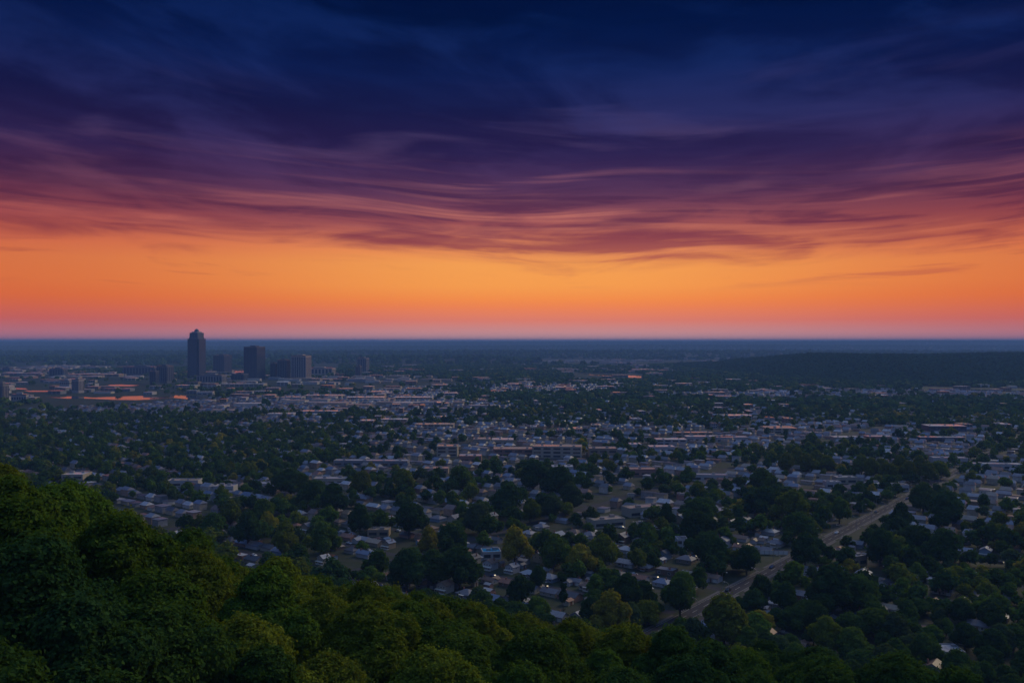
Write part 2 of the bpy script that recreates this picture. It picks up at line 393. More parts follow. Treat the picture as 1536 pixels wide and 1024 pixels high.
# ------------------------------------------------------------------ trees
def icos(sub):
    t = (1 + 5 ** .5) / 2
    v = [(-1, t, 0), (1, t, 0), (-1, -t, 0), (1, -t, 0), (0, -1, t), (0, 1, t), (0, -1, -t), (0, 1, -t), (t, 0, -1), (t, 0, 1), (-t, 0, -1), (-t, 0, 1)]
    f = [(0, 11, 5), (0, 5, 1), (0, 1, 7), (0, 7, 10), (0, 10, 11), (1, 5, 9), (5, 11, 4), (11, 10, 2), (10, 7, 6), (7, 1, 8), (3, 9, 4), (3, 4, 2), (3, 2, 6), (3, 6, 8), (3, 8, 9), (4, 9, 5), (2, 4, 11), (6, 2, 10), (8, 6, 7), (9, 8, 1)]
    v = [np.array(q, float) / np.linalg.norm(q) for q in v]
    for _ in range(sub):
        mid = {}; nf = []
        def m_(a, b):
            k = (min(a, b), max(a, b))
            if k not in mid: q = v[a] + v[b]; mid[k] = len(v); v.append(q / np.linalg.norm(q))
            return mid[k]
        for a, b, c in f:
            x, y, z = m_(a, b), m_(b, c), m_(c, a); nf += [(a, x, z), (b, y, x), (c, z, y), (x, y, z)]
        f = nf
    return np.array(v), np.array(f)
ICO = [icos(0), icos(1), icos(2)]
def lobes(r, R, Hb, Ht, n, spread=1.0):
    """Lobe centres and radii that fill a domed crown between Hb and Ht."""
    c, q = [], []
    H = Ht - Hb
    for k in range(n):
        z = r.uniform(0, 1) ** .8; a = r.uniform(0, 2 * PI) if k else 0
        prof = math.sqrt(max(0, 1 - (z * 1.02) ** 2.4)) * (.55 + .45 * min(1, z * 3 + .35))
        rr = r.uniform(.42, .98) * prof * R * spread
        c.append((rr * math.cos(a), rr * math.sin(a), Hb + H * (.12 + .66 * z))); q.append(R * r.uniform(.30, .46) * (1 - .25 * z))
    c.append((0, 0, Ht - R * .5)); q.append(R * .48); c.append((0, 0, Hb + H * .42)); q.append(R * .62)
    return np.array(c), np.array(q)
def crown_arrays(seed, R, Hb, Ht, nl, n, ls, core=1, spread=1.0):
    """Quads: leaf clumps over the lobes; the cores are triangles written as quads with a doubled corner split off later."""
    r = np.random.default_rng(seed); c, q = lobes(r, R, Hb, Ht, nl, spread)
    w_ = q ** 2 / (q ** 2).sum(); k = r.choice(len(q), int(n * 1.7), p=w_)
    d = r.normal(size=(len(k), 3)); d[:, 2] += .25; d /= np.linalg.norm(d, axis=1)[:, None]
    ruff = 1 + .10 * np.sin(d[:, 0] * 9 + k) * np.sin(d[:, 1] * 8 + 2 * k) + .07 * np.sin(d[:, 2] * 13 + k)
    P = c[k] + d * (q[k] * (r.uniform(.84, 1.06, len(k)) + .22 * (r.random(len(k)) < .10) * r.random(len(k))) * ruff)[:, None]
    keep = np.ones(len(k), bool)
    for a in range(len(q)):
        keep &= (np.linalg.norm(P - c[a], axis=1) > q[a] * .80) | (k == a)
    keep &= P[:, 2] > Hb * .75
    P, d = P[keep][:n], d[keep][:n]
    m_ = len(P); nrm = d * .86 + r.normal(size=(m_, 3)) * .44 + [0, 0, .2]; nrm /= np.linalg.norm(nrm, axis=1)[:, None]
    a = np.cross(nrm, r.normal(size=(m_, 3))); a /= np.linalg.norm(a, axis=1)[:, None] + 1e-9; b = np.cross(nrm, a)
    s1 = ls * r.uniform(.55, 1.25, m_)[:, None]; s2 = s1 * r.uniform(.45, .9, m_)[:, None]
    bend = nrm * s1 * r.uniform(-.35, .1, m_)[:, None]
    V = np.stack([P - a * s1 + bend, P - b * s2, P + a * s1 * 1.1 + bend, P + b * s2], 1).reshape(-1, 3)
    Qd = np.arange(m_ * 4).reshape(-1, 4)
    if core is not None:
        iv, f = ICO[core]; n0 = len(V); VV = [V]; QQ = [Qd]
        for a_ in range(len(q)):
            vv = iv * q[a_] * .80 * (1 + .12 * r.normal(size=(len(iv), 1))) + c[a_]
            VV.append(vv); fq = np.concatenate([f, f[:, :1]], 1) + n0
            QQ.append(fq); n0 += len(iv)
        V = np.concatenate(VV); Qd = np.concatenate(QQ)
    return V, Qd
def leafmesh(name, V, Qd, mat, tint=None):
    """Quads whose first and last corner agree become triangles."""
    tri = Qd[:, 0] == Qd[:, 3]; q4 = Qd[~tri]; t3 = Qd[tri][:, :3]
    me = bpy.data.meshes.new(name)
    me.vertices.add(len(V)); me.vertices.foreach_set('co', np.ascontiguousarray(V, 'f').ravel())
    loops = np.concatenate([q4.ravel(), t3.ravel()]).astype('i'); me.loops.add(len(loops)); me.loops.foreach_set('vertex_index', loops)
    tot = np.concatenate([np.full(len(q4), 4), np.full(len(t3), 3)]).astype('i'); me.polygons.add(len(tot))
    me.polygons.foreach_set('loop_start', np.concatenate([[0], np.cumsum(tot)[:-1]]).astype('i')); me.polygons.foreach_set('loop_total', tot)
    if tint is not None:
        a = me.color_attributes.new('tint', 'FLOAT_COLOR', 'POINT'); a.data.foreach_set('color', np.ascontiguousarray(tint, 'f').ravel())
    me.update(calc_edges=True); me.shade_flat(); me.materials.append(mat); return me
def trunk_mesh(seed, R, Hb, Ht):
    r = random.Random(seed); mb = MB(); r0 = R * .055 + .08
    top = Hb + (Ht - Hb) * .45
    mb.tube([(0, 0, -.4), (0, 0, .3), (r.uniform(-.15, .15), r.uniform(-.15, .15), Hb), (r.uniform(-.4, .4), r.uniform(-.4, .4), top)], [r0 * 1.5, r0 * 1.05, r0 * .8, r0 * .35], 8)
    for k in range(6):
        a = k * 1.05 + r.uniform(-.3, .3); z = Hb * r.uniform(.75, 1.15); L = R * r.uniform(.5, .8)
        mb.tube([(0, 0, z), (math.cos(a) * L * .5, math.sin(a) * L * .5, z + L * .45), (math.cos(a) * L, math.sin(a) * L, z + L * .95)], [r0 * .5, r0 * .32, r0 * .1], 5)
    return mb.mesh('trunk', M['bark'])

# kinds: base radius 7, built at real size; copies are scaled
NEARK = []
for k, (R, Hb, Ht, nl, sp) in enumerate([(6.6, 4.2, 15.0, 17, 1.0), (5.8, 4.5, 16.5, 15, .95), (7.2, 3.8, 14.0, 20, 1.05), (6.2, 4.0, 15.5, 16, 1.0), (6.9, 4.4, 16.0, 19, 1.0)]):
    V_, Q_ = crown_arrays(100 + k, R, Hb, Ht, nl, 46000, .19, 2, sp)
    NEARK.append((leafmesh('crown', V_, Q_, M['leaf']), trunk_mesh(200 + k, R, Hb, Ht), R, Ht))
MIDK = []
for k, (R, Hb, Ht, nl, sp) in enumerate([(7, 2.6, 13.5, 15, 1.0), (6.4, 3.0, 14.5, 13, 1.0), (7.4, 2.2, 12.5, 17, 1.05), (6.6, 2.5, 14.0, 14, .95), (7.1, 2.8, 13.0, 16, 1.0)]):
    V_, Q_ = crown_arrays(300 + k, R, Hb, Ht, nl, 4200, .50, 1, sp)
    MIDK.append((leafmesh('crown', V_, Q_, M['leaf']), trunk_mesh(400 + k, R, Hb, Ht), R, Ht))
V_, Q_ = crown_arrays(500, 2.6, .8, 15, 9, 3000, .42, 1, .35)      # a narrow upright tree
NARROW = (leafmesh('crown', V_, Q_, M['leaf']), trunk_mesh(501, 2.2, 1.0, 12), 2.6, 15)
# plain templates for the mass beyond the individual trees
T1 = [crown_arrays(600 + k, 7, 2.2, 13.5, 9, 420, 1.05, 0) for k in range(6)]
T2 = [crown_arrays(700 + k, 7, 2.0, 13.0, 7, 60, 1.9, 0) for k in range(6)]
def dome(seed):
    r = np.random.default_rng(seed); iv, f = ICO[1]; keep = (iv[f][:, :, 2].max(1) > -.1); f = f[keep]
    vv = iv * [7, 7, 6.6] * (1 + .24 * r.normal(size=(len(iv), 1))) + [0, 0, 6.4]
    return vv, np.concatenate([f, f[:, :1]], 1)
T3 = [dome(800 + k) for k in range(8)]
def stamp(templates, X_, Y_, Z_, S_, tints, rr):
    """Vertices and faces of many trees, one after another, from a few templates."""
    VV, QQ, TT, n0 = [], [], [], 0
    kind = rr.integers(0, len(templates), len(X_)); a = rr.uniform(0, 2 * PI, len(X_)); hz = rr.uniform(.82, 1.15, len(X_))
    for k, (v, q) in enumerate(templates):
        idx = np.where(kind == k)[0]
        if not len(idx): continue
        ca, sa = np.cos(a[idx])[:, None], np.sin(a[idx])[:, None]; s_ = S_[idx][:, None]
        x = (v[:, 0] * ca - v[:, 1] * sa) * s_ + X_[idx][:, None]; y = (v[:, 0] * sa + v[:, 1] * ca) * s_ + Y_[idx][:, None]
        z = v[:, 2] * s_ * hz[idx][:, None] + Z_[idx][:, None]
        VV.append(np.stack([x, y, z], -1).reshape(-1, 3)); QQ.append((q[None] + (np.arange(len(idx)) * len(v))[:, None, None] + n0).reshape(-1, 4))
        TT.append(np.repeat(tints[idx], len(v), 0)); n0 += len(idx) * len(v)
    return np.concatenate(VV), np.concatenate(QQ), np.concatenate(TT)
REG = []
TINTS = {'dark green': (.052, .108, .026), 'green': (.082, .150, .024), 'deep green': (.036, .084, .028), 'olive': (.125, .165, .022), 'yellowing': (.24, .225, .028), 'grey green': (.060, .104, .045)}
def tree(kind, x, y, scale, tint, z=None, name='broadleaf_tree', rz=None, hz=1.0):
    me, tr, R, Ht = kind
    e = bpy.data.objects.new(name, None); C.objects.link(e); e.empty_display_size = 2
    e.location = (x, y, float(height(x, y)) - .1 if z is None else z); e.rotation_euler = (0, 0, random.uniform(0, 6.28) if rz is None else rz)
    e.scale = (scale, scale, scale * hz)
    c_ = TINTS[tint]; j_ = random.uniform(.85, 1.18)
    cr = link('crown', me, e); cr.color = (c_[0] * j_, c_[1] * j_ * random.uniform(.95, 1.05), c_[2] * j_, 1)
    link('trunk', tr, e)
    e['category'] = 'tree'; REG.append(dict(o=e, kind='tree', look=tint, px=proj(x, y, e.location.z + Ht * scale * hz * .6), r=R * scale, xy=(x, y)))
    return e
# ------------------------------------------------------------------ houses
def gable(mb, x0, x1, y0, y1, z, h, oh=.5, th=.18, axis='x'):
    """A pitched roof over the rectangle; the ridge runs along axis."""
    X0, X1, Y0, Y1 = x0 - oh, x1 + oh, y0 - oh, y1 + oh
    if axis == 'x':
        yc = (Y0 + Y1) / 2; p = [(X0, Y0, z), (X1, Y0, z), (X1, yc, z + h), (X0, yc, z + h), (X0, Y1, z), (X1, Y1, z)]
        for q in ([0, 1, 2, 3], [3, 2, 5, 4]): mb.poly([p[i] for i in q]); mb.poly([(p[i][0], p[i][1], p[i][2] - th) for i in q[::-1]])
        for a, b in ((0, 1), (1, 2), (2, 5), (5, 4), (4, 3), (3, 0)):
            mb.poly([(*p[a][:2], p[a][2] - th), (*p[b][:2], p[b][2] - th), p[b], p[a]])
    else:
        xc = (X0 + X1) / 2; p = [(X0, Y0, z), (X0, Y1, z), (xc, Y1, z + h), (xc, Y0, z + h), (X1, Y0, z), (X1, Y1, z)]
        for q in ([3, 2, 1, 0], [4, 5, 2, 3]): mb.poly([p[i] for i in q]); mb.poly([(p[i][0], p[i][1], p[i][2] - th) for i in q[::-1]])
        for a, b in ((1, 0), (2, 1), (5, 2), (4, 5), (3, 4), (0, 3)):
            mb.poly([(*p[a][:2], p[a][2] - th), (*p[b][:2], p[b][2] - th), p[b], p[a]])
    return mb
def gablewall(mb, x0, x1, y0, y1, z, h, axis='x'):
    """Box plus gable ends up to the roof."""
    mb.box(x0, x1, y0, y1, -.3, z)
    if axis == 'x':
        for x in (x0, x1): mb.poly([(x, y0, z), (x, y1, z), (x, (y0 + y1) / 2, z + h)])
    else:
        for y in (y0, y1): mb.poly([(x0, y, z), (x1, y, z), ((x0 + x1) / 2, y, z + h)])
    return mb
def hip(mb, x0, x1, y0, y1, z, h, oh=.5, th=.18):
    X0, X1, Y0, Y1 = x0 - oh, x1 + oh, y0 - oh, y1 + oh; r_ = (Y1 - Y0) / 2
    if X1 - X0 < Y1 - Y0 + .5: r_ = (X1 - X0) / 2 - .25
    yc = (Y0 + Y1) / 2
    b = [(X0, Y0, z), (X1, Y0, z), (X1, Y1, z), (X0, Y1, z)]; a, c = (X0 + r_, yc, z + h), (X1 - r_, yc, z + h)
    mb.poly([b[0], b[1], c, a]); mb.poly([b[1], b[2], c]); mb.poly([b[2], b[3], a, c]); mb.poly([b[3], b[0], a])
    for i in range(4):
        p, q = b[i], b[(i + 1) % 4]; mb.poly([(p[0], p[1], z - th), (q[0], q[1], z - th), q, p])
    mb.poly([(p[0], p[1], z - th) for p in b[::-1]]); return mb
def window_mesh(w_, h_):
    mb = MB(); mb.box(-w_ / 2, w_ / 2, -.02, .03, 0, h_)
    k = len(mb.f)
    for a in ((-w_ / 2 - .09, -w_ / 2, -.09, h_ + .09), (w_ / 2, w_ / 2 + .09, -.09, h_ + .09), (-w_ / 2, w_ / 2, -.09, 0), (-w_ / 2, w_ / 2, h_, h_ + .09), (-.03, .03, 0, h_)):
        mb.box(a[0], a[1], -.06, .02 if a[0] > -.04 and a[1] < .04 else .03, a[2], a[3])
    me = mb.mesh('window', M['glass']); me.materials.append(M['trim'])
    for f in me.polygons[k:]: f.material_index = 1
    return me
WINS, WINL = window_mesh(1.1, 1.3), window_mesh(2.0, 1.4)
DOORM = MB().box(-.5, .5, -.06, .03, 0, 2.1).mesh('door', M['door'])
GARM = MB().box(-1.35, 1.35, -.06, .03, 0, 2.2).box(-1.35, 1.35, -.09, -.06, .5, .56).box(-1.35, 1.35, -.09, -.06, 1.05, 1.11).box(-1.35, 1.35, -.09, -.06, 1.6, 1.66).mesh('garage_door', M['trim'])
def proto(shape):
    """Wall, roof, chimney meshes; fittings as (name, mesh, x, y, z, turn)."""
    wl, rf, ch, extra = MB(), MB(), MB(), []
    if shape == 'long gabled':
        gablewall(wl, -7, 7, -4.2, 4.2, 2.9, 2.1); gable(rf, -7, 7, -4.2, 4.2, 2.9, 2.35); ch.box(2.2, 2.9, .4, 1.2, 4.2, 6.1)
        fit = [('window', WINL, -4.2, -4.2, 1.0, 0), ('door', DOORM, -1.2, -4.2, .05, 0), ('window', WINS, 1.4, -4.2, 1.0, 0), ('garage_door', GARM, 4.9, -4.2, .02, 0), ('window', WINS, -3, 4.2, 1.0, PI), ('window', WINS, 3, 4.2, 1.0, PI), ('window', WINS, 7, 0, 1.0, PI / 2)]
    elif shape == 'hipped':
        wl.box(-6, 6, -5, 5, -.3, 2.9); hip(rf, -6, 6, -5, 5, 2.9, 2.5); ch.box(-2.9, -2.2, -.9, -.2, 3.8, 6.2)
        extra = [('porch', MB().box(-2.2, 2.2, -6.6, -5.05, -.1, .25).box(-2.1, -1.95, -6.5, -6.35, .25, 2.5).box(1.95, 2.1, -6.5, -6.35, .25, 2.5).box(-2.4, 2.4, -6.8, -5.05, 2.5, 2.66), 'trim')]
        fit = [('window', WINL, -4.1, -5, 1.0, 0), ('door', DOORM, 0, -5, .28, 0), ('window', WINL, 4.1, -5, 1.0, 0), ('window', WINS, -3, 5, 1.0, PI), ('window', WINS, 3, 5, 1.0, PI), ('window', WINS, -6, 0, 1.0, -PI / 2)]
    elif shape == 'two-storey':
        gablewall(wl, -4.6, 4.6, -4.6, 4.6, 5.6, 2.5, 'y'); gable(rf, -4.6, 4.6, -4.6, 4.6, 5.6, 2.8, axis='y'); ch.box(2.4, 3.1, 1, 1.8, 6.4, 9.2)
        extra = [('porch', MB().box(-4.6, 4.6, -6.9, -4.65, -.1, .3).box(-4.5, -4.3, -6.8, -6.6, .3, 2.6).box(4.3, 4.5, -6.8, -6.6, .3, 2.6).box(-.1, .1, -6.8, -6.6, .3, 2.6).box(-4.9, 4.9, -7.1, -4.65, 2.6, 2.8), 'trim')]
        fit = [('window', WINS, -2.6, -4.6, 3.6, 0), ('window', WINS, 0, -4.6, 3.6, 0), ('window', WINS, 2.6, -4.6, 3.6, 0), ('door', DOORM, 2, -4.6, .33, 0), ('window', WINL, -1.8, -4.6, 1.0, 0), ('window', WINS, -2, 4.6, 3.6, PI), ('window', WINS, 2, 4.6, 3.6, PI), ('window', WINS, -4.6, 0, 3.6, -PI / 2), ('window', WINS, 4.6, 0, 3.6, PI / 2)]
    elif shape == 'cross-gabled':
        gablewall(wl, -6.5, 6.5, -1, 6, 2.9, 1.8); wl.box(-5.8, .2, -5.8, -1.02, -.3, 2.9); wl.poly([(-5.8, -5.8, 2.9), (.2, -5.8, 2.9), (-2.8, -5.8, 4.6)])
        gable(rf, -6.5, 6.5, -1, 6, 2.9, 2.05); gable(rf, -5.8, .2, -5.8, 2.6, 2.91, 1.92, axis='y'); ch.box(3.6, 4.3, 2.7, 3.5, 4.2, 6.0)
        fit = [('window', WINL, -2.8, -5.8, 1.0, 0), ('door', DOORM, 1.4, -1, .05, 0), ('garage_door', GARM, 4.4, -1, .02, 0), ('window', WINS, -4, 6, 1.0, PI), ('window', WINS, 3, 6, 1.0, PI), ('window', WINS, -6.5, 2.5, 1.0, -PI / 2)]
    else:   # flat-roofed
        wl.box(-6.5, 6.5, -4.5, 4.5, -.3, 3.3); wl.box(-6.5, 6.5, -4.5, -4.3, 3.3, 3.9).box(-6.5, 6.5, 4.3, 4.5, 3.3, 3.9).box(-6.5, -6.3, -4.3, 4.3, 3.3, 3.9).box(6.3, 6.5, -4.3, 4.3, 3.3, 3.9)
        rf.box(-6.3, 6.3, -4.3, 4.3, 3.3, 3.62); ch.box(1.5, 2.9, -.6, .8, 3.62, 4.5)
        fit = [('window', WINL, -3.8, -4.5, 1.0, 0), ('door', DOORM, 0, -4.5, .05, 0), ('window', WINL, 3.8, -4.5, 1.0, 0), ('window', WINS, 6.5, 0, 1.0, PI / 2), ('window', WINS, -6.5, 0, 1.0, -PI / 2)]
    return dict(wall=wl.mesh('wall', WALL['white']), roof=rf.mesh('roof', ROOF['brown']), ch=ch.mesh('chimney', M['brickred']),
        extra=[(n_, m_.mesh(n_, M[k_])) for n_, m_, k_ in extra], fit=fit)
SHAPES = ['long gabled', 'hipped', 'two-storey', 'cross-gabled', 'flat-roofed']
PROTO = {s_: proto(s_) for s_ in SHAPES}
PROTO['flat-roofed']['ch'].name = 'roof_unit'
def house(shape, x, y, rz, wallc, roofc, full=True, scale=1.0):
    p = PROTO[shape]; e = bpy.data.objects.new('house', None); C.objects.link(e); e.location = (x, y, 0); e.rotation_euler = (0, 0, rz); e.scale = (scale,) * 3
    def child(n_, me, mat=None, par=e):
        o = link(n_, me, par)
        if mat: o.material_slots[0].link = 'OBJECT'; o.material_slots[0].material = mat
        return o
    child('wall', p['wall'], WALL[wallc]); r_ = child('roof', p['roof'], ROOF[roofc]); child('chimney' if shape != 'flat-roofed' else 'roof_unit', p['ch'], None, r_)
    for n_, me in p['extra']: child(n_, me)
    if full:
        for n_, me, fx, fy, fz, ft in p['fit']:
            o = child(n_, me); o.location = (fx, fy, fz); o.rotation_euler = (0, 0, ft)
    e['category'] = 'house'
    REG.append(dict(o=e, kind='house', look=f'{roofc} roofed {shape}' if shape != 'flat-roofed' else f'{roofc} flat-roofed', px=proj(x, y, 3), r=7, xy=(x, y), wall=wallc)); return e

# ------------------------------------------------------------------ larger buildings
def shedbuilding(x0p, x1p, yb, hm, dm, wallc, roofc, label, cat='building', name='warehouse', yaw=None, bays=None, gab=False, group=None, skew=0.0, vents=True, emb=True):
    """A flat or low-pitched building whose front foot spans the two photo columns at photo row yb."""
    xa, d = gpt(x0p, yb); xb, _ = gpt(x1p, yb); Wd = abs(xb - xa)
    if yaw is None: yaw = YAW - PI / 2 if False else skew
    e = bpy.data.objects.new(name, None); C.objects.link(e); e.location = ((xa + xb) / 2, d + dm / 2, 0); e.rotation_euler = (0, 0, yaw)
    w2, d2 = Wd / 2, dm / 2
    wl = MB(); wl.box(-w2, w2, -d2, d2, -.5, hm)
    if not gab and d < 1000:
        t_ = .35; wl.box(-w2, w2, -d2, -d2 + t_, hm, hm + .7).box(-w2, w2, d2 - t_, d2, hm, hm + .7).box(-w2, -w2 + t_, -d2 + t_, d2 - t_, hm, hm + .7).box(w2 - t_, w2, -d2 + t_, d2 - t_, hm, hm + .7)
    wl.build('wall', WALL[wallc] if wallc in WALL else TOWER[wallc], e)
    if gab: rf = gable(MB(), -w2, w2, -d2, d2, hm, dm * .10, .6)
    elif d < 1000: rf = MB().box(-w2 + .36, w2 - .36, -d2 + .36, d2 - .36, hm, hm + .3)
    else: rf = MB().box(-w2 - .3, w2 + .3, -d2 - .3, d2 + .3, hm, hm + .35)
    ro = rf.build('roof', FLAT[roofc], e)
    if vents and not gab:
        for k in range(max(2, min(7, int(Wd / 16)))):
            xx = -w2 + Wd * (k + .5 + random.uniform(-.25, .25)) / max(2, min(7, int(Wd / 16))); yy = random.uniform(-.3, .3) * dm; q = random.uniform(.8, 1.9)
            MB().box(xx - q, xx + q, yy - q * .7, yy + q * .7, hm + .36, hm + .36 + q * .9).build('roof_unit', M['metal'], ro)
    # windows: one glazed band per storey between piers, doors at the foot
    st_ = max(1, int(hm // 3.4)); nb_ = bays or max(2, min(9, int(Wd / 9)))
    for k in range(st_):
        z = 1.1 + k * (hm / st_)
        for q in range(nb_):
            a = -w2 + Wd * (q + .14) / nb_; b_ = -w2 + Wd * (q + .86) / nb_
            MB().box(a, b_, -d2 - .06, -d2 + .02, z, z + min(1.9, hm / st_ * .52)).build('window', M['glass'], e)
    tag(e, label, cat, group); REG.append(dict(o=e, kind='building', look=None, px=proj(e.location.x, e.location.y, hm), r=max(w2, 6), xy=(e.location.x, e.location.y), w2=w2, d2=d2, yaw=yaw)); return e
# ------------------------------------------------------------------ downtown
def tower_box(e, name, w, d, z0, z1, mat, mb=None): return MB().box(-w / 2, w / 2, -d / 2, d / 2, z0, z1).build(name, mat, e)
def fins(e, w, d, z0, z1, n, mat, gl, proud=.5, both=True):
    """Glazing strips between piers on the faces that can be seen."""
    for k in range(n):
        x = -w / 2 + w * (k + .5) / n; ww = w / n * .56
        MB().box(x - ww / 2, x + ww / 2, -d / 2 - .12, -d / 2 + .05, z0, z1).build('glazing_strip', gl, e)
    for k in range(n + 1):
        x = -w / 2 + w * k / n; MB().box(x - w / n * .16, x + w / n * .16, -d / 2 - proud, -d / 2 + .04, z0, z1 + .6).build('pier', mat, e)
    if both:
        m_ = max(3, int(n * d / w))
        for k in range(m_):
            y = -d / 2 + d * (k + .5) / m_; ww = d / m_ * .5
            MB().box(w / 2 - .05, w / 2 + .12, y - ww / 2, y + ww / 2, z0, z1).build('glazing_strip', gl, e)
def spandrels(e, w, d, z0, z1, dz, mat, side=1):
    z = z0; k = 0
    while z < z1 and k < 60:
        MB().box(-w / 2 - .18, w / 2 + .18, -d / 2 - .2, d / 2 + .2, z, z + .9).build('floor_band', mat, e); z += dz; k += 1
def place(px, yb, yaw=0.0, name='office_tower'):
    x, y = gpt(px, yb); e = bpy.data.objects.new(name, None); C.objects.link(e); e.location = (x, y, 0); e.rotation_euler = (0, 0, yaw)
    return e, y / F        # metres per photo pixel there
def reg(e, w, d): REG.append(dict(o=e, kind='building', look=None, px=proj(e.location.x, e.location.y, 20), r=w / 2, xy=(e.location.x, e.location.y), w2=w / 2, d2=d / 2, yaw=e.rotation_euler.z))
# the tallest: a slim shaft with notched corners, a set-back top and a small dome with a spire
e, q = place(295, 567, -.32); zt = lambda py: CAMZ - (py - 512) * q
w_ = 20.5 * q
body = MB(); nn = w_ * .12; a = w_ / 2
body.prism([(-a + nn, -a), (a - nn, -a), (a - nn, -a + nn), (a, -a + nn), (a, a - nn), (a - nn, a - nn), (a - nn, a), (-a + nn, a), (-a + nn, a - nn), (-a, a - nn), (-a, -a + nn), (-a + nn, -a + nn)], -1, zt(508))
body.build('shaft', TOWER['navy'], e)
b2 = w_ * .70 / 2
up = MB().box(-b2, b2, -b2, b2, zt(508), zt(499)).build('setback', TOWER['slate'], e)
MB().box(-b2 * .72, b2 * .72, -b2 * .72, b2 * .72, zt(499), zt(497.3)).build('crown_base', TOWER['pale'], e)
dm = MB(); R_ = b2 * .5
prev = [(R_ * math.cos(t), R_ * math.sin(t)) for t in [k * PI / 6 for k in range(12)]]
for k in range(6):
    a0_, a1_ = k * PI / 12, (k + 1) * PI / 12; k0 = len(dm.v)
    for aa in (a0_, a1_):
        for t in range(12): dm.v.append((R_ * math.cos(aa) * math.cos(t * PI / 6), R_ * math.cos(aa) * math.sin(t * PI / 6), zt(497.3) + R_ * 1.15 * math.sin(aa)))
    dm.f += [(k0 + t, k0 + (t + 1) % 12, k0 + 12 + (t + 1) % 12, k0 + 12 + t) for t in range(12)]
dd = dm.build('dome', TOWER['slate'], e); MB().tube([(0, 0, zt(497.3) + R_ * 1.1), (0, 0, zt(492.2))], [.7, .15], 6).build('spire', M['metal'], dd)
for sgn in (-1, 1):
    for s2 in (-1, 1): MB().box(sgn * b2 - 1.2, sgn * b2 + 1.2, s2 * b2 - 1.2, s2 * b2 + 1.2, zt(508) + .02, zt(506)).build('corner_block', TOWER['slate'], e)
for k in range(7):
    x = -a + nn + (2 * a - 2 * nn) * (k + .5) / 7
    MB().box(x - 1.3, x + 1.3, -a - .15, -a + .1, 8, zt(509)).build('glazing_strip', M['towerglass'], e)
    MB().box(a - .1, a + .15, x - 1.3, x + 1.3, 8, zt(509)).build('glazing_strip', M['towerglass'], e)
for k in range(5):
    x = -b2 + 2 * b2 * (k + .5) / 5; MB().box(x - 1.1, x + 1.1, -b2 - .15, -b2 + .1, zt(508) + 3, zt(500)).build('glazing_strip', M['towerglass'], e)
tag(e, 'tallest tower of downtown, slim dark shaft with stepped top, small dome and spire', 'skyscraper'); e.name = 'skyscraper'; reg(e, w_, w_)
def tower(px, yb, wp, ytop, dratio, yaw, mat, label, n=6, cap=True, name='office_tower', gl='towerglass', mast=0, pierm=None):
    e, q = place(px, yb, yaw, name); w_ = wp * q / (abs(math.cos(yaw)) + dratio * abs(math.sin(yaw))); d_ = w_ * dratio; zt = CAMZ - (ytop - 512) * q
    tower_box(e, 'wall', w_, d_, -1, zt, TOWER[mat])
    fins(e, w_, d_, 6, zt - 4, n, pierm and TOWER[pierm] or TOWER[mat], M[gl])
    r_ = MB().box(-w_ / 2 - .3, w_ / 2 + .3, -d_ / 2 - .7, d_ / 2 + .3, zt, zt + 1.6).build('roof', FLAT['dark grey'], e)
    if cap: MB().box(-w_ * .22, w_ * .18, -d_ * .2, d_ * .25, zt + 1.6, zt + 5).build('plant_room', TOWER[mat], r_)
    for k in range(mast): MB().tube([(w_ * (.1 * k - .05), 0, zt + 1.6), (w_ * (.1 * k - .05), 0, zt + 11)], [.5, .2], 5).build('mast', M['metal'], r_)
    tag(e, label, 'building'); reg(e, w_, d_); return e
tower(334, 560, 24, 533, 1.0, -.35, 'navy', 'dark square mid-rise block just beside the tallest tower', 6)
tower(382, 570, 29, 520.5, .9, -.38, 'navy', 'second tallest downtown tower, wide dark slab with masts on its roof', 9, mast=2)
tower(452, 569, 28, 533.5, .7, -.30, 'tan', 'ribbed pale brown tower block, the pale one beside the dark slabs', 8, pierm='pale')
tower(426, 569, 17, 540, .9, -.25, 'slate', 'lower grey block leaning up against the ribbed pale brown tower', 5)
tower(411, 569, 9, 545, 1.0, -.2, 'navy', 'narrow dark block between the wide slab and the ribbed tower', 3)
tower(360, 572, 22, 561, .8, -.2, 'navy', 'low dark block at the foot of the wide downtown slab', 4)
tower(318, 576, 40, 562.5, .5, -.1, 'grey', 'grey car park block below the tallest tower', 9)
tower(248, 575, 22, 549, .9, -.3, 'slate', 'dark mid-rise block standing alone west of the tallest tower', 5)
tower(232, 578, 12, 557, .9, -.3, 'navy', 'small dark block touching the lone dark mid-rise', 3)
tower(214, 563, 50, 550, .5, -.1, 'slate', 'long low grey office block behind the lone dark mid-rise', 10)
tower(117, 590, 15, 569, .9, -.3, 'pale', 'pale cube-like block beside the river bend', 5)
tower(101, 580, 18, 571, .8, -.2, 'pale', 'low pale block behind the pale cube by the river', 5)
tower(4, 603, 15, 576, .9, -.3, 'grey', 'grey slab cut by the photo edge, nearest the ponds', 5)
tower(30, 604, 24, 592, .9, .3, 'pale', 'squat pale block beside the grey slab and the ponds', 6)
tower(88, 566, 22, 553, .6, -.1, 'slate', 'far low slate block above the flat industrial roofs', 5)
tower(545, 560, 17, 537, .8, -.3, 'grey', 'far grey block with a broken outline east of the ribbed tower', 5)
tower(538, 566, 9, 549, .8, -.3, 'slate', 'small slate block before the far grey one east of downtown', 3)
tower(620, 535, 7, 530.5, .8, -.3, 'pale', 'tiny pale block alone on the far plain', 3)
tower(12, 558, 12, 551.5, .8, -.1, 'slate', 'far low block near the photo edge on the plain', 3)
tower(480, 563, 44, 552, .5, -.08, 'tan', 'broad brown hall with orange gleams just east of the ribbed tower', 8)
B = shedbuilding
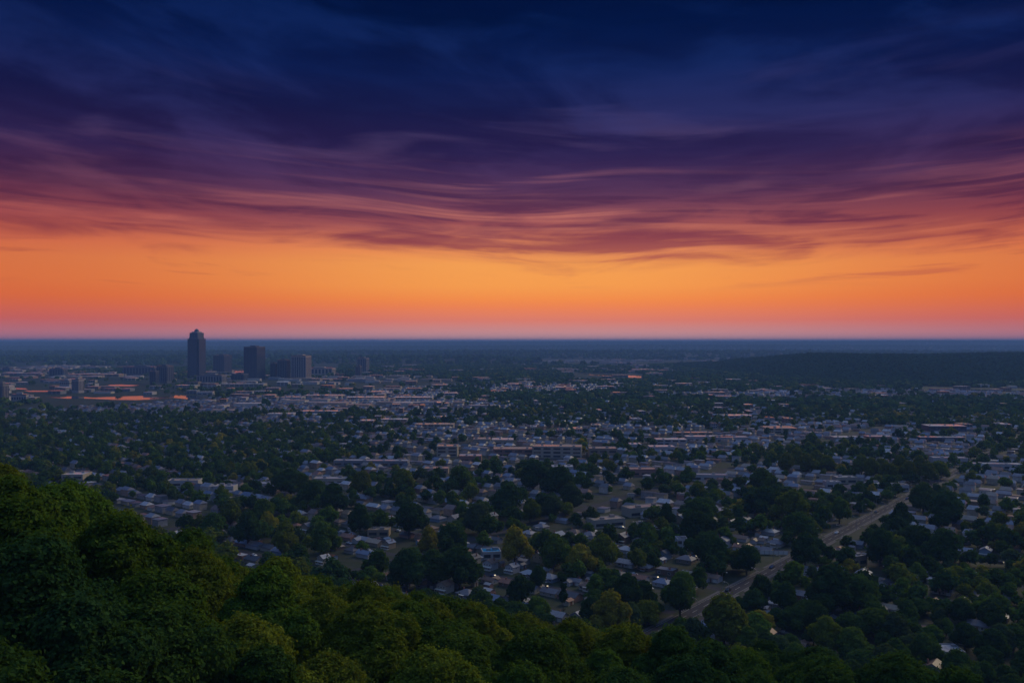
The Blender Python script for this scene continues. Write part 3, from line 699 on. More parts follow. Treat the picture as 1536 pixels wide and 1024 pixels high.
B(415, 432, 580, 11, 30, 'white', 'white', 'bright white arena roof in front of the downtown towers', name='arena', gab=True)
B(95, 178, 566, 9, 45, 'tan', 'tan', 'long tan industrial hall behind the pale river blocks', bays=9)
B(180, 199, 570, 8, 30, 'tan', 'pale grey', 'short tan hall at the east end of the long industrial one')
B(0, 60, 564, 8, 40, 'grey', 'pale grey', 'flat grey factory on the plain at the photo edge', name='factory')
B(60, 105, 574, 8, 26, 'grey', 'tan', 'low tan roofed depot between the two grey blocks', name='depot')
B(262, 292, 584, 9, 40, 'cream', 'pale grey', 'cream low-rise across from the tallest tower and the river', name='low_rise')
B(300, 322, 580, 8, 34, 'pink brick', 'tan', 'pink low-rise below the grey car park', name='low_rise')
B(330, 395, 581, 8, 40, 'cream', 'white', 'long cream low-rise under the wide slab tower', name='low_rise')
B(150, 176, 588, 7, 30, 'grey', 'dark grey', 'dark roofed shed between pond and river')
B(345, 372, 597, 7, 26, 'pink brick', 'tan', 'small pink block east of the river end', name='low_rise')
B(418, 452, 601, 6, 40, 'white', 'pale grey', 'short white warehouse under the downtown towers')
B(455, 512, 599, 7, 46, 'cream', 'pale grey', 'long cream warehouse in the middle of the industrial strip')
B(518, 575, 602, 7, 40, 'tan', 'white', 'tan warehouse at the east end of the industrial strip')
B(555, 580, 593, 7, 36, 'white', 'white', 'small white warehouse behind the tan one')
B(400, 440, 627, 6, 26, 'white', 'white', 'bright white shed row among dark trees below downtown')
B(445, 510, 623, 6, 24, 'grey', 'pale grey', 'grey shed beside the bright white one below downtown')
B(590, 648, 602, 7, 40, 'cream', 'white', 'pale warehouse alone east of the industrial strip')
B(612, 636, 614, 7, 26, 'pink brick', 'rust', 'rust roofed block south of the lone pale warehouse')
B(540, 560, 640, 8, 22, 'pink brick', 'white', 'little pink block west of the row of pale roofs')
B(572, 610, 637, 7, 22, 'cream', 'white', 'cream shop block in the row of pale roofs', name='shop_building')
B(622, 680, 645, 7, 26, 'cream', 'tan', 'long tan roofed shop block in the row of pale roofs', name='shop_building')
B(710, 735, 667, 6, 20, 'cream', 'tan', 'shed with a gleaming tan roof, first of the pair')
B(738, 770, 668, 6, 20, 'cream', 'white', 'shed with a gleaming white roof, second of the pair')
B(655, 686, 686, 11, 22, 'cream', 'tan', 'cream three-floor block at the west of the brick rows', name='apartment_block')
B(688, 722, 694, 6, 20, 'pink brick', 'pale grey', 'low pink block with grey roof before the brick rows', name='apartment_block')
B(740, 800, 686, 8, 24, 'pink brick', 'tan', 'pink brick block in the middle of the brick rows', name='apartment_block')
B(800, 874, 688, 12, 24, 'cream', 'tan', 'long cream three-floor block, biggest of the brick rows', name='apartment_block', skew=-.10)
B(884, 926, 688, 10, 20, 'tan', 'tan', 'tan block east of the long cream three-floor one', name='apartment_block')
B(945, 962, 675, 6, 16, 'white', 'white', 'small white roofed shop west of the long sheds', name='shop_building')
B(500, 612, 700, 5, 14, 'grey', 'pale grey', 'very long grey terrace under the dark tree belt', name='terrace_block', skew=-.05)
B(470, 520, 728, 5, 13, 'cream', 'pale grey', 'pale terrace beside two olive trees', name='terrace_block')
B(385, 425, 736, 5, 12, 'white', 'pale grey', 'white roofed terrace between tall green trees', name='terrace_block')
B(250, 296, 731, 5, 13, 'white', 'tan', 'tan roofed terrace alone among the western trees', name='terrace_block', skew=.05)
B(320, 350, 740, 5, 12, 'white', 'pale grey', 'short grey roofed terrace among the western trees', name='terrace_block')
B(92, 124, 727, 8, 18, 'cream', 'white', 'cream block just above the hillside crowns on the west', name='apartment_block')
B(636, 672, 712, 5, 16, 'tan', 'tan', 'broad tan roofed hall south of the brick rows', name='hall')
B(975, 1012, 679, 6, 16, 'white', 'white', 'white shed at the near end of the gleaming sheds')
B(985, 1030, 669, 7, 18, 'white', 'white', 'second white shed of the gleaming group')
B(1012, 1070, 658, 7, 14, 'cream', 'tan', 'long thin shed with a gleaming tan roof, farthest of the group')
B(1030, 1100, 663, 6, 16, 'white', 'white', 'long white roofed shed across the gleaming group')
B(1075, 1122, 664, 6, 16, 'white', 'pale grey', 'grey roofed shed at the far corner of the gleaming group')
B(1150, 1196, 651, 7, 34, 'cream', 'tan', 'broad shed with a tan roof beyond the gleaming group')
B(1085, 1128, 631, 7, 30, 'white', 'white', 'white roofed depot behind the tan roofed shed', name='depot')
B(1252, 1288, 664, 6, 16, 'cream', 'white', 'cream shed north of the light green grove')
B(1303, 1338, 663, 6, 16, 'pink brick', 'pale grey', 'pink shed north of the long grove')
B(1395, 1450, 651, 10, 26, 'slate', 'white', 'dark long hall with a bright roof edge, the farther one', name='hall', skew=-.04)
B(1382, 1447, 663, 5, 14, 'slate', 'pale grey', 'dark long hall with a bright roof edge, the nearer one', name='hall', skew=-.05)
B(1402, 1452, 697, 6, 12, 'white', 'pale grey', 'long white shed west of the one that reaches the photo edge', skew=-.12)
B(1462, 1534, 705, 5, 11, 'white', 'white', 'very long white shed that reaches the photo edge', skew=-.11)
B(1255, 1286, 726, 5, 12, 'cream', 'white', 'white roofed shop before the light green grove', name='shop_building')
B(1303, 1326, 736, 5, 11, 'white', 'white', 'white roofed shop behind the big road tree', name='shop_building')
B(1344, 1364, 738, 5, 11, 'white', 'tan', 'tan roofed shop at the bend of the main road view', name='shop_building')
B(1240, 1262, 733, 5, 10, 'white', 'pale grey', 'small grey roofed shop west of the white roofed one', name='shop_building')
B(1190, 1216, 705 + 4, 5, 12, 'white', 'white', 'white roofed hall below the light green grove', name='hall')
B(828, 860, 711, 6, 14, 'white', 'white', 'white roofed hall just above the big dark trees', name='hall')
B(945, 992, 715, 6, 15, 'pink brick', 'tan', 'tan roofed hall south of the brick rows, the eastern one', name='hall')
B(936, 996, 775, 6, 12, 'cream', 'tan', 'long tan roofed flats slanting beside the small round tree', name='apartment_block', skew=.42)
B(884, 936, 792, 5, 12, 'cream', 'tan', 'tan roofed flats before the slanting long ones', name='apartment_block', skew=.35)
B(1062, 1100, 778, 5, 10, 'grey', 'pale grey', 'grey roofed flats slanting behind the big dark road trees', name='apartment_block', skew=.60)
B(1036, 1092, 722, 5, 10, 'white', 'pale grey', 'pale terrace north of the slanting grey flats', name='terrace_block', skew=-.1)
B(1018, 1026, 756, 6, 9, 'pink brick', 'rust', 'small rust roofed block beside the slanting grey flats', name='shop_building')
B(942, 951, 752, 4, 7, 'cream', 'white', 'small gleaming white shed amid the grey roofs', name='shed')
B(951, 964, 796, 4, 7, 'cream', 'tan', 'small gleaming tan shed before the slanting flats', name='shed')
B(722, 750, 840, 4, 10, 'white', 'blue', 'bright blue roofed shed beside the round yellow tree', name='shed', skew=.15)
B(551, 583, 806, 4, 10, 'tan', 'tan', 'tan roofed shed just east of the dark round tree', name='shed')
B(1016, 1032, 828, 7, 8, 'white', 'pale grey', 'narrow pale house block west of the big dark road trees', name='apartment_block')
B(256, 285, 812, 4, 10, 'white', 'white', 'long white roofed shed just above the hillside crowns', name='shed')
B(1414, 1449, 992, 3, 10, 'grey', 'pale grey', 'shed with a pale roof edge among the dark trees near the foot', name='shed')
B(1268, 1300, 850, 5, 10, 'tan', 'pale grey', 'pale roofed store beside the main road', name='shop_building', skew=.4)
# white panel fence by the main road
x_, y_ = gpt(1161, 833); fe = bpy.data.objects.new('panel_fence', None); C.objects.link(fe); fe.location = (x_, y_, 0); fe.rotation_euler = (0, 0, -.12)
for k in range(6): MB().box(-8 + k * 2.7, -5.6 + k * 2.7, -.05, .05, .3, 2.6).build('panel', M['trim'], fe)
for k in range(7): MB().box(-8.2 + k * 2.7, -8.05 + k * 2.7, -.1, .1, -.2, 2.9).build('post', M['metal'], fe)
tag(fe, 'white panel fence standing beside the main road before the roofs', 'fence')
# ------------------------------------------------------------------ far low buildings, individually
def blocked(x, y, m=3):
    for b in REG:
        if b['kind'] == 'building':
            c_, s_ = math.cos(-b['yaw']), math.sin(-b['yaw']); dx, dy = x - b['xy'][0], y - b['xy'][1]
            if abs(dx * c_ - dy * s_) < b['w2'] + m and abs(dx * s_ + dy * c_) < b['d2'] + m: return True
    return False
LOWPX = [(0, 300, 556, 594, 60), (300, 620, 558, 606, 60), (600, 1000, 556, 600, 46), (1000, 1536, 562, 600, 40), (560, 900, 600, 660, 26), (950, 1536, 600, 650, 26), (0, 560, 540, 562, 14), (560, 1080, 532, 556, 50), (1080, 1536, 572, 592, 30)]
for (a, b_, c_, d_, n_) in LOWPX:
    for k in range(n_):
        px = random.uniform(a, b_); py = c_ + (d_ - c_) * random.random() ** 1.2; x, y = gpt(px, py)
        if float(height(x, y)) > .3 or blocked(x, y, 14): continue
        wpx = random.uniform(9, 26) * (.5 if py > 600 else 1); wm = wpx / F * y
        wc = random.choice(['white', 'cream', 'grey', 'tan', 'pink brick', 'white']); rc = random.choice(['white', 'pale grey', 'tan', 'white', 'dark grey', 'rust', 'tan'])
        e = B(px - wpx / 2, px + wpx / 2, py, random.uniform(5, 9), random.uniform(14, 26) + wm * .25, wc, rc, None, name='low_building', vents=(y < 1500), bays=3, skew=random.uniform(-.15, .15))
        REG[-1]['look'] = f"{rc} roofed {wc} low building"

# ------------------------------------------------------------------ houses
def onland(x, y): return float(height(x, y)) < .01
def infr(x, y, z=4, m=0): p_ = proj(x, y, z); return -m < p_[0] < 1536 + m and p_[1] < 1030 + m
def seen(x, y, z=5):
    """Not hidden by the wooded slope below the viewer."""
    d = math.hypot(x, y); k = np.linspace(.12, .97, 40); hx = height(x * k, y * k) + np.where(height(x * k, y * k) > 2, 13.5, 0)
    return bool(np.all(hx < CAMZ + (z - CAMZ) * k))
WATER = [gpt(*q) for q in ((190, 597), (280, 596), (185, 578.6))]
spots = []
for ci, c_ in enumerate(CROSS):
    for side in (-1, 1):
        for tn in (-1, 1):
            t = 17.0 + random.uniform(0, 4)
            while t < 1500:
                near_long = any(abs(abs(t) * tn - L) < 13 for L in LONG)
                s = c_ + side * (10.8 + random.uniform(-1.2, 1.2)); x, y = st2xy(s, tn * t)
                if y > 200 and abs(x / y) < .66 and not near_long and y < 3100:
                    spots.append((math.hypot(x, y), x, y, side, random.random()))
                t += random.uniform(11.3, 14.8)
spots = [q for q in spots if onland(q[1], q[2])]
spots.sort()
wallk, roofk = list(WALL), list(ROOF)
roofw = [26, 18, 12, 14, 8, 13, 6, 9]; wallw = [30, 18, 18, 12, 6, 8, 8]
HOUSES = []; n_ind = 0; massH = []
for (d, x, y, side, rnd) in spots:
    if blocked(x, y, 6) or rnd < .06: continue
    if proj(x, y)[0] > 1100 and proj(x, y)[1] > 930 and rnd < .5: continue
    vis = infr(x, y, 4) and (y > 380 or seen(x, y))
    if n_ind < 300 and not vis: continue
    HOUSES.append((x, y))
    rz = YAW - PI / 2 + (0 if side > 0 else PI)      # the front faces the street
    if n_ind < 300:
        shape = random.choices(SHAPES, [30, 26, 18, 20, 6])[0]
        house(shape, x, y, rz + random.uniform(-.05, .05), random.choices(wallk, wallw)[0], random.choices(roofk, roofw)[0], full=n_ind < 150, scale=random.uniform(.60, .80)); n_ind += 1
    else: massH.append((x, y, rz))
HA = np.array(HOUSES)
VV, QQ, T_ = [], [], []; n0 = 0
rc_ = [ROOF[k] for k in roofk]
roofcol = dict(zip(roofk, [(.17, .17, .21), (.075, .075, .09), (.16, .10, .075), (.26, .26, .29), (.27, .21, .16), (.13, .16, .24), (.23, .11, .075), (.42, .41, .43)]))
for (x, y, rz) in massH:
    w2, d2, h_, rh = random.uniform(3.3, 5.6), random.uniform(2.8, 3.9), random.choice([2.7, 2.9, 3.1, 5.0]), random.choice([2.2, 2.6, .3])
    v = np.array([(-w2, -d2, -.3), (w2, -d2, -.3), (w2, d2, -.3), (-w2, d2, -.3), (-w2, -d2, h_), (w2, -d2, h_), (w2, d2, h_), (-w2, d2, h_),
        (-w2 - .5, -d2 - .5, h_), (w2 + .5, -d2 - .5, h_), (w2 + .5, d2 + .5, h_), (-w2 - .5, d2 + .5, h_), (-w2 + .6, 0, h_ + rh), (w2 - .6, 0, h_ + rh)])
    ca, sa = math.cos(rz), math.sin(rz)
    v = np.stack([v[:, 0] * ca - v[:, 1] * sa + x, v[:, 0] * sa + v[:, 1] * ca + y, v[:, 2] + .001], -1)
    q = np.array([(0, 1, 5, 4), (1, 2, 6, 5), (2, 3, 7, 6), (3, 0, 4, 7), (8, 9, 13, 12), (9, 10, 13, 9), (10, 11, 12, 13), (11, 8, 12, 11)]) + n0
    wc = random.choice([(.5, .49, .47), (.42, .36, .28), (.26, .27, .29), (.32, .22, .17)]); rc = roofcol[random.choices(roofk, roofw)[0]]
    VV.append(v); QQ.append(q); T_ += [(*wc, 1)] * 8 + [(*rc, 1)] * 6; n0 += 14
mm, nt, b = newmat('far_houses'); c = attr(nt, 'tint'); f = noise(nt, posn(nt), .5, 3); c = mixc(1.0, c, ramp(f, [(.3, (.75, .75, .75, 1)), (.7, (1.25, 1.25, 1.25, 1))]), 'MULTIPLY')
nt.links.new(c.s, b.inputs['Base Color']); b.inputs['Roughness'].default_value = .34; b.inputs['Specular IOR Level'].default_value = .7
WP = [[gpt(*q) for q in poly] for poly in ([(60, 594), (310, 591), (314, 611), (60, 609)], [(155, 576), (212, 576), (212, 588), (155, 588)], [(200, 611), (268, 611), (262, 628), (200, 628)], [(1380, 581), (1610, 586), (1610, 600), (1380, 593)], [(860, 560), (966, 562), (966, 574), (860, 571)], [(1068, 546), (1088, 546), (1088, 554), (1068, 554)], [(10, 581), (84, 584), (84, 597), (10, 595)], [(470, 549), (508, 549), (508, 558), (470, 558)], [(345, 554), (372, 554), (372, 566), (345, 566)])]
def inpoly(x, y, P):
    c_ = False; j = len(P) - 1
    for i in range(len(P)):
        if (P[i][1] > y) != (P[j][1] > y) and x < (P[j][0] - P[i][0]) * (y - P[i][1]) / (P[j][1] - P[i][1]) + P[i][0]: c_ = not c_
        j = i
    return c_
# bigger roofs standing in the clearings of the far plain
rb = np.random.default_rng(5); nb = 0
for k in range(26000):
    y = math.sqrt(rb.uniform(1500 ** 2, 7500 ** 2)); x = rb.uniform(-.62, .62) * y
    if wob(x / 2.4, y, 150, 44) < .42 or any(inpoly(x, y, P) for P in WP) or float(height(x, y)) > 8 or blocked(x, y, 12): continue
    if rb.random() > .24: continue
    z0 = float(height(x, y)); w2, d2, h_ = rb.uniform(7, 32), rb.uniform(6, 14), rb.uniform(4, 9); rz = YAW - PI / 2 + rb.uniform(-.1, .1)
    v = np.array([(-w2, -d2, -1), (w2, -d2, -1), (w2, d2, -1), (-w2, d2, -1), (-w2, -d2, h_), (w2, -d2, h_), (w2, d2, h_), (-w2, d2, h_), (-w2, -d2, h_ + .3), (w2, -d2, h_ + .3), (w2, d2, h_ + .3), (-w2, d2, h_ + .3)])
    ca, sa = math.cos(rz * .2), math.sin(rz * .2); v = np.stack([v[:, 0] * ca - v[:, 1] * sa + x, v[:, 0] * sa + v[:, 1] * ca + y, v[:, 2] + z0], -1)
    q = np.array([(0, 1, 5, 4), (1, 2, 6, 5), (2, 3, 7, 6), (3, 0, 4, 7), (4, 5, 9, 8), (5, 6, 10, 9), (6, 7, 11, 10), (7, 4, 8, 11), (8, 9, 10, 11)]) + n0
    wc = random.choice([(.5, .48, .44), (.36, .28, .2), (.26, .26, .28)]); rc = random.choice([(.55, .52, .5), (.4, .38, .38), (.3, .24, .2)])
    VV.append(v); QQ.append(q); T_ += [(*wc, 1)] * 8 + [(*rc, 1)] * 4; n0 += 12; nb += 1
tag(link('houses', leafmesh('houses', np.concatenate(VV), np.concatenate(QQ), mm, np.array(T_))), kind='stuff', label='distant houses spread over the whole plain between the trees')

# ------------------------------------------------------------------ street lamps, cars, sheds
lm_arm = MB().tube([(0, 0, -.2), (0, 0, 8.2)], [.11, .07], 7).mesh('pole', M['metal']); lm_a2 = MB().tube([(0, 0, 8.1), (.9, 0, 8.7), (2.0, 0, 8.8)], [.06, .05, .05], 6).mesh('arm', M['metal'])
lm_h = MB().box(1.8, 2.6, -.16, .16, 8.7, 8.86).mesh('lamp_head', M['lampglass'])
ROADPX = []
def road_anchor(p_):
    return 'lower' if p_[1] > 860 else 'middle' if p_[1] > 775 else 'upper'
for k in range(26):
    for side in (-1, 1):
        s = 20 + k * 34 + (17 if side > 0 else 0); x, y = st2xy(s, side * 5.4)
        if not infr(x, y): continue
        e = bpy.data.objects.new('street_lamp', None); C.objects.link(e); e.location = (x, y, .1); e.rotation_euler = (0, 0, YAW + (PI / 2 if side < 0 else -PI / 2))
        link('pole', lm_arm, e); link('arm', lm_a2, e); link('lamp_head', lm_h, e); e['category'] = 'street lamp'; e['group'] = 'street lamps along the main road'
        REG.append(dict(o=e, kind='lamp', look='unlit grey street lamp', px=proj(x, y, 5), r=1, xy=(x, y)))
def car_parts():
    prof = [(-2.2, .35), (-2.25, .8), (-1.9, .98), (-1.35, 1.02), (-.85, 1.42), (.55, 1.45), (1.15, 1.0), (2.05, .82), (2.2, .6), (2.18, .35)]
    bd = MB(); k = 0; n = len(prof)
    for yy, sc_ in ((-.86, .97), (-.62, 1), (.62, 1), (.86, .97)):
        for px, pz in prof: bd.v.append((px * sc_, yy, pz if (pz < 1.2 and abs(yy) > .8) or abs(yy) < .8 else 1.0))
    for a in range(3):
        for j in range(n): bd.f.append((a * n + j, a * n + (j + 1) % n, (a + 1) * n + (j + 1) % n, (a + 1) * n + j))
    bd.f.append(tuple(range(n))[::-1]); bd.f.append(tuple(3 * n + j for j in range(n)))
    gl = MB().poly([(-1.33, -.6, 1.05), (-.86, -.6, 1.44), (-.86, .6, 1.44), (-1.33, .6, 1.05)]).poly([(.58, -.6, 1.46), (1.15, -.6, 1.03), (1.15, .6, 1.03), (.58, .6, 1.46)])
    for sg in (-1, 1): gl.poly([(-1.2, sg * .80, 1.03), (.95, sg * .80, 1.03), (.5, sg * .645, 1.40), (-.8, sg * .645, 1.40)][::sg])
    wh = MB().tube([(0, -.1, 0), (0, .1, 0)], [.33, .33], 12).tube([(0, -.12, 0), (0, .12, 0)], [.17, .17], 8)
    return bd.mesh('body', CARC['white']), gl.mesh('windows', M['glass']), wh.mesh('wheel', M['rubber'])
cb, cg, cw = car_parts(); ck = list(CARC)
def car(x, y, rz, col, onroad):
    e = bpy.data.objects.new('parked_car' if not onroad else 'car', None); C.objects.link(e); e.location = (x, y, .05); e.rotation_euler = (0, 0, rz)
    b_ = link('body', cb, e); b_.material_slots[0].link = 'OBJECT'; b_.material_slots[0].material = CARC[col]; link('windscreen', cg, e)
    for wx in (-1.35, 1.35):
        for wy in (-.78, .78): w_ = link('wheel', cw, e); w_.location = (wx, wy, .33)
    e['category'] = 'car'; REG.append(dict(o=e, kind='car', look=f'{col} car', px=proj(x, y, 1), r=2, xy=(x, y), road=onroad))
carspots = []
for c_ in CROSS[4:26]:
    for tn in (-1, 1):
        t = 20
        while t < 520:
            t += random.uniform(9, 40); s = c_ + random.choice((-1, 1)) * 2.6; x, y = st2xy(s, tn * t)
            if y > 330 and infr(x, y, 1) and onland(x, y) and (y > 380 or seen(x, y, 1)) and not blocked(x, y, 2): carspots.append((math.hypot(x, y), x, y, YAW + PI / 2, False))
carspots.sort()
for q in carspots[:90]: car(q[1], q[2], q[3] + random.choice((0, PI)) + random.uniform(-.04, .04), random.choice(ck + ['white', 'silver']), False)
for s in (70, 128, 196, 240, 330, 402, 455, 540, 630, 700): side = random.choice((-1, 1)); x, y = st2xy(s, side * 1.9); car(x, y, YAW + (0 if side < 0 else PI), random.choice(ck), True)

shw = MB().box(-1.6, 1.6, -1.3, 1.3, -.1, 2.1); shw.poly([(-1.6, -1.3, 2.1), (-1.6, 1.3, 2.1), (-1.6, 0, 2.8)]); shw.poly([(1.6, -1.3, 2.1), (1.6, 1.3, 2.1), (1.6, 0, 2.8)])
shw, shr, shd = shw.mesh('wall', WALL['white']), gable(MB(), -1.6, 1.6, -1.3, 1.3, 2.1, .86, .2, .06).mesh('roof', ROOF['brown']), MB().box(-.5, .5, -1.36, -1.28, 0, 1.9).mesh('door', M['door'])
hs = sorted(HOUSES, key=lambda q: q[0] ** 2 + q[1] ** 2)[:260]
for (hx, hy) in hs:
    if random.random() > .5: continue
    s_, t_ = xy2st(hx, hy); c_ = min(CROSS, key=lambda q: abs(q - s_)); sgn = 1 if s_ > c_ else -1
    x, y = st2xy(s_ + sgn * random.uniform(7, 11), t_ + random.uniform(-6, 6))
    if not infr(x, y, 1) or blocked(x, y, 2): continue
    e = bpy.data.objects.new('garden_shed', None); C.objects.link(e); e.location = (x, y, 0); e.rotation_euler = (0, 0, YAW + random.choice((0, PI / 2))); q_ = random.uniform(.9, 1.7); e.scale = (q_, q_, 1)
    rc = random.choice(['white', 'pale grey', 'slate grey', 'rust brown', 'white']); o = link('wall', shw, e); o.material_slots[0].link = 'OBJECT'; o.material_slots[0].material = WALL[random.choice(wallk)]
    o = link('roof', shr, e); o.material_slots[0].link = 'OBJECT'; o.material_slots[0].material = ROOF[rc]; link('door', shd, e); e['category'] = 'shed'; e['group'] = 'garden sheds behind the houses'
    REG.append(dict(o=e, kind='shed', look=rc + ' roofed garden shed', px=proj(x, y, 1), r=2, xy=(x, y)))

# ------------------------------------------------------------------ trees that can be picked out in the photo: (column, foot row, crown width px, tint, kind)
near_used = []
def landmark(px, pyb, wpx, tint, label=None, narrow=False, k=None):
    x, y = gpt(px, pyb)
    if float(height(x, y)) > .5: y -= 0
    kd = NARROW if narrow else MIDK[k if k is not None else random.randrange(5)]
    sc_ = wpx / F * y / (2 * kd[2]) / (1.0 if narrow else 1.06)
    e = tree(kd, x, y, sc_, tint, hz=1.0 if narrow else max(.8, min(1.25, 1.25 - .35 * (sc_ - .9)))); near_used.append((x, y, kd[2] * sc_ * .85))
    if label: e['label'] = label
    return e
LM = [(772, 850, 54, 'yellowing', 'round yellow-green tree beside the blue roofed shed'), (540, 804, 40, 'deep green', 'very round dark green tree among the pale roofs, the most regular of all'),
 (605, 744, 40, 'olive', 'broad flat-topped olive tree south of the long grey terrace'), (428, 836, 46, 'olive', 'olive tree directly above the hillside, west of the white road-side roofs'), (485, 838, 48, 'green', 'tall green tree next east of the olive one above the hillside'),
 (614, 808, 60, 'deep green', 'long low dark tree east of the very round dark one'), (643, 838, 38, 'yellowing', 'small yellow tree in front of the long low dark one'), (676, 832, 52, 'deep green', 'broad dark tree next east of the small yellow one'),
 (830, 858, 54, 'green', 'big green tree starting the yellowing clump'), (872, 862, 48, 'yellowing', 'brightest yellow tree inside the long yellowing clump'), (905, 856, 46, 'olive', 'olive tree closing the yellowing clump'),
 (916, 962, 66, 'yellowing', 'broad yellow tree at the foot of the slope, west of the road end'), (942, 925, 58, 'deep green', 'dark tree rising just behind the broad yellow foot tree'), (1020, 926, 56, 'dark green', 'tall dark green tree just west of the lower road'),
 (1086, 975, 86, 'olive', 'great olive tree covering the lower end of the main road'), (1062, 856, 72, 'deep green', 'huge dark tree between the slanting flats and the road'), (1046, 818, 60, 'deep green', 'dark tree behind the huge dark one'),
 (1120, 864, 46, 'deep green', 'low dark tree between the huge dark one and the road'), (1000, 794, 30, 'deep green', 'small round dark tree at the end of the slanting flats'), (1048, 788, 50, 'dark green', 'dark tree east of the small round one'),
 (800, 740, 60, 'deep green', 'large dark tree crowning the dark clump in the middle'), (840, 748, 62, 'deep green', 'second large dark tree of the middle clump'), (855, 768, 44, 'grey green', 'grey green tree leaning out of the middle clump'), (765, 772, 62, 'deep green', 'low spreading dark tree west of the middle clump'), (828, 782, 40, 'grey green', 'grey green tree in front of the middle clump'), (795, 785, 34, 'olive', 'small olive tree in front of the middle clump'),
 (1142, 742, 44, 'green', 'tall green tree north of the dark eastern pair'), (1146, 776, 64, 'deep green', 'wide dark tree, larger of the dark eastern pair'), (1190, 790, 60, 'olive', 'spreading olive tree west of the upper road'), (1200, 812, 50, 'dark green', 'dark green tree below the spreading olive one'),
 (1259, 786, 34, 'green', 'neat green tree on its own west of the upper road'), (1352, 798, 36, 'deep green', 'very dark upright tree standing at the road side among pale verges'), (1221, 838, 34, 'deep green', 'narrow dark tree on the near side of the road, above the great olive'),
 (1208, 856, 50, 'deep green', 'dark bushy tree below the narrow dark road tree'), (1320, 850, 58, 'deep green', 'round dark tree behind the white panel roofs east of the road'), (1250, 930, 96, 'deep green', 'huge dark round tree east of the great olive, tallest there'), (1290, 922, 66, 'dark green', 'dark tree joined to the huge round one on its east side'),
 (1240, 985, 54, 'olive', 'olive tree below the huge dark round one'), (1372, 838, 60, 'deep green', 'wide low dark tree in the east among blue roofs'), (1420, 850, 66, 'deep green', 'very wide dark tree east of the wide low one'), (1420, 790, 60, 'deep green', 'dark tree behind the blue roofs in the east'), (1385, 772, 50, 'dark green', 'dark tree just east of the upright road tree'),
 (780, 912, 46, 'deep green', 'round dark tree below the blue shed, near the slope foot'), (808, 888, 32, 'deep green', 'small dark tree east of the round one near the slope foot'), (690, 880, 70, 'deep green', 'dark tree at the slope foot, first of the dark foot row'), (610, 888, 70, 'deep green', 'broad dark tree at the slope foot, at the west of the row'), (650, 884, 60, 'dark green', 'dark green tree in the middle of the foot row'),
 (372, 822, 50, 'deep green', 'dark tree just above the hillside skyline in the west'), (320, 812, 44, 'dark green', 'dark green tree above the hillside skyline, farther west'), (346, 792, 40, 'olive', 'olive tree behind the dark western pair'), (396, 790, 44, 'green', 'green tree behind the olive one in the west'), (436, 748, 62, 'dark green', 'tall dark green tree in the row south of the pale terraces'), (500, 775, 50, 'deep green', 'dark tree west of the very round one'), (470, 762, 50, 'dark green', 'dark green tree behind the dark western one'),
 (545, 742, 38, 'olive', 'olive tree behind the very round dark one'), (400, 806, 34, 'yellowing', 'small yellow tree above the hillside in the west'), (690, 745, 54, 'green', 'green tree west of the middle dark clump'), (720, 800, 50, 'grey green', 'grey green tree west of the round yellow one'), (1180, 925, 46, 'deep green', 'dark tree between the great olive and the huge round one'), (1140, 905, 40, 'deep green', 'dark tree in the gap beside the lower road')]
for (a, b_, c_, t_, l_) in LM: landmark(a, b_, c_, t_, l_)
landmark(845, 920, 20, 'deep green', 'narrow upright dark tree, the only pointed one near the slope foot', True)
for k in range(9): landmark(1292 + k * 14.5, 716 + (k % 2) * 5 + k * .4, 30, 'olive')['group'] = 'trees of the long light green grove'
for k in range(5): landmark(1180 + k * 15, 712 - (k % 2) * 6, 30, 'olive')['group'] = 'trees of the light green grove'
NLM = len(near_used)

# ------------------------------------------------------------------ the wooded slope below the viewer
cand = []
d = 50.0
while d < 335:
    stp = 9.0 if d < 90 else 9.5 if d < 170 else 10.5
    a = -.80
    while a < .78:
        x = d * math.sin(a + random.uniform(-.3, .3) * stp / d); y = d * math.cos(a) + random.uniform(-3, 3)
        z = float(height(x, y))
        if z > .4 or d < 320: cand.append((d, x, y, z))
        a += stp / d
    d += stp
hill_n = 0; hmask = np.array([(q[1], q[2]) for q in cand])
def skyl(x, y):   # canopy silhouette slope wanted there
    return np.interp(x / y, SX, SS)
hills = []; skyrow = np.full(384, 1024.0)
cand.sort(key=lambda q: q[0])
for (d, x, y, z) in cand:
    if abs(x / y) > .70: continue
    kd = random.randrange(5); sc_ = random.uniform(.82, 1.10) * (1.12 if x / y < -.40 else .98); top = z + NEARK[kd][3] * sc_
    sl = (CAMZ - top) / y
    lim = float(skyl(x, y)) - .012
    if sl < lim:                    # would stand above the tree line of the photo
        sc_ *= max(.55, (CAMZ - lim * y - z) / (top - z)); top = z + NEARK[kd][3] * sc_
    if (CAMZ - top) / y > .395: continue
    # leave out what is wholly hidden behind the crowns in front
    pc, pr, pt = 768 + F * x / y, NEARK[kd][2] * sc_ * F / y, 512 + F * (CAMZ - top) / y
    if pc + pr < 0 or pc - pr > 1536: continue
    c0, c1 = max(0, int((pc - pr) / 4)), min(383, int((pc + pr) / 4)); cols = np.arange(c0, c1 + 1)
    prof = pt + 2 + pr * (1 - np.sqrt(np.clip(1 - ((cols * 4 - pc) / pr) ** 2, 0, 1)))
    if np.min(prof - skyrow[cols]) > -.13 * pr: continue
    skyrow[cols] = np.minimum(skyrow[cols], prof + .10 * pr)
    hills.append((d, x, y, z, kd, sc_))
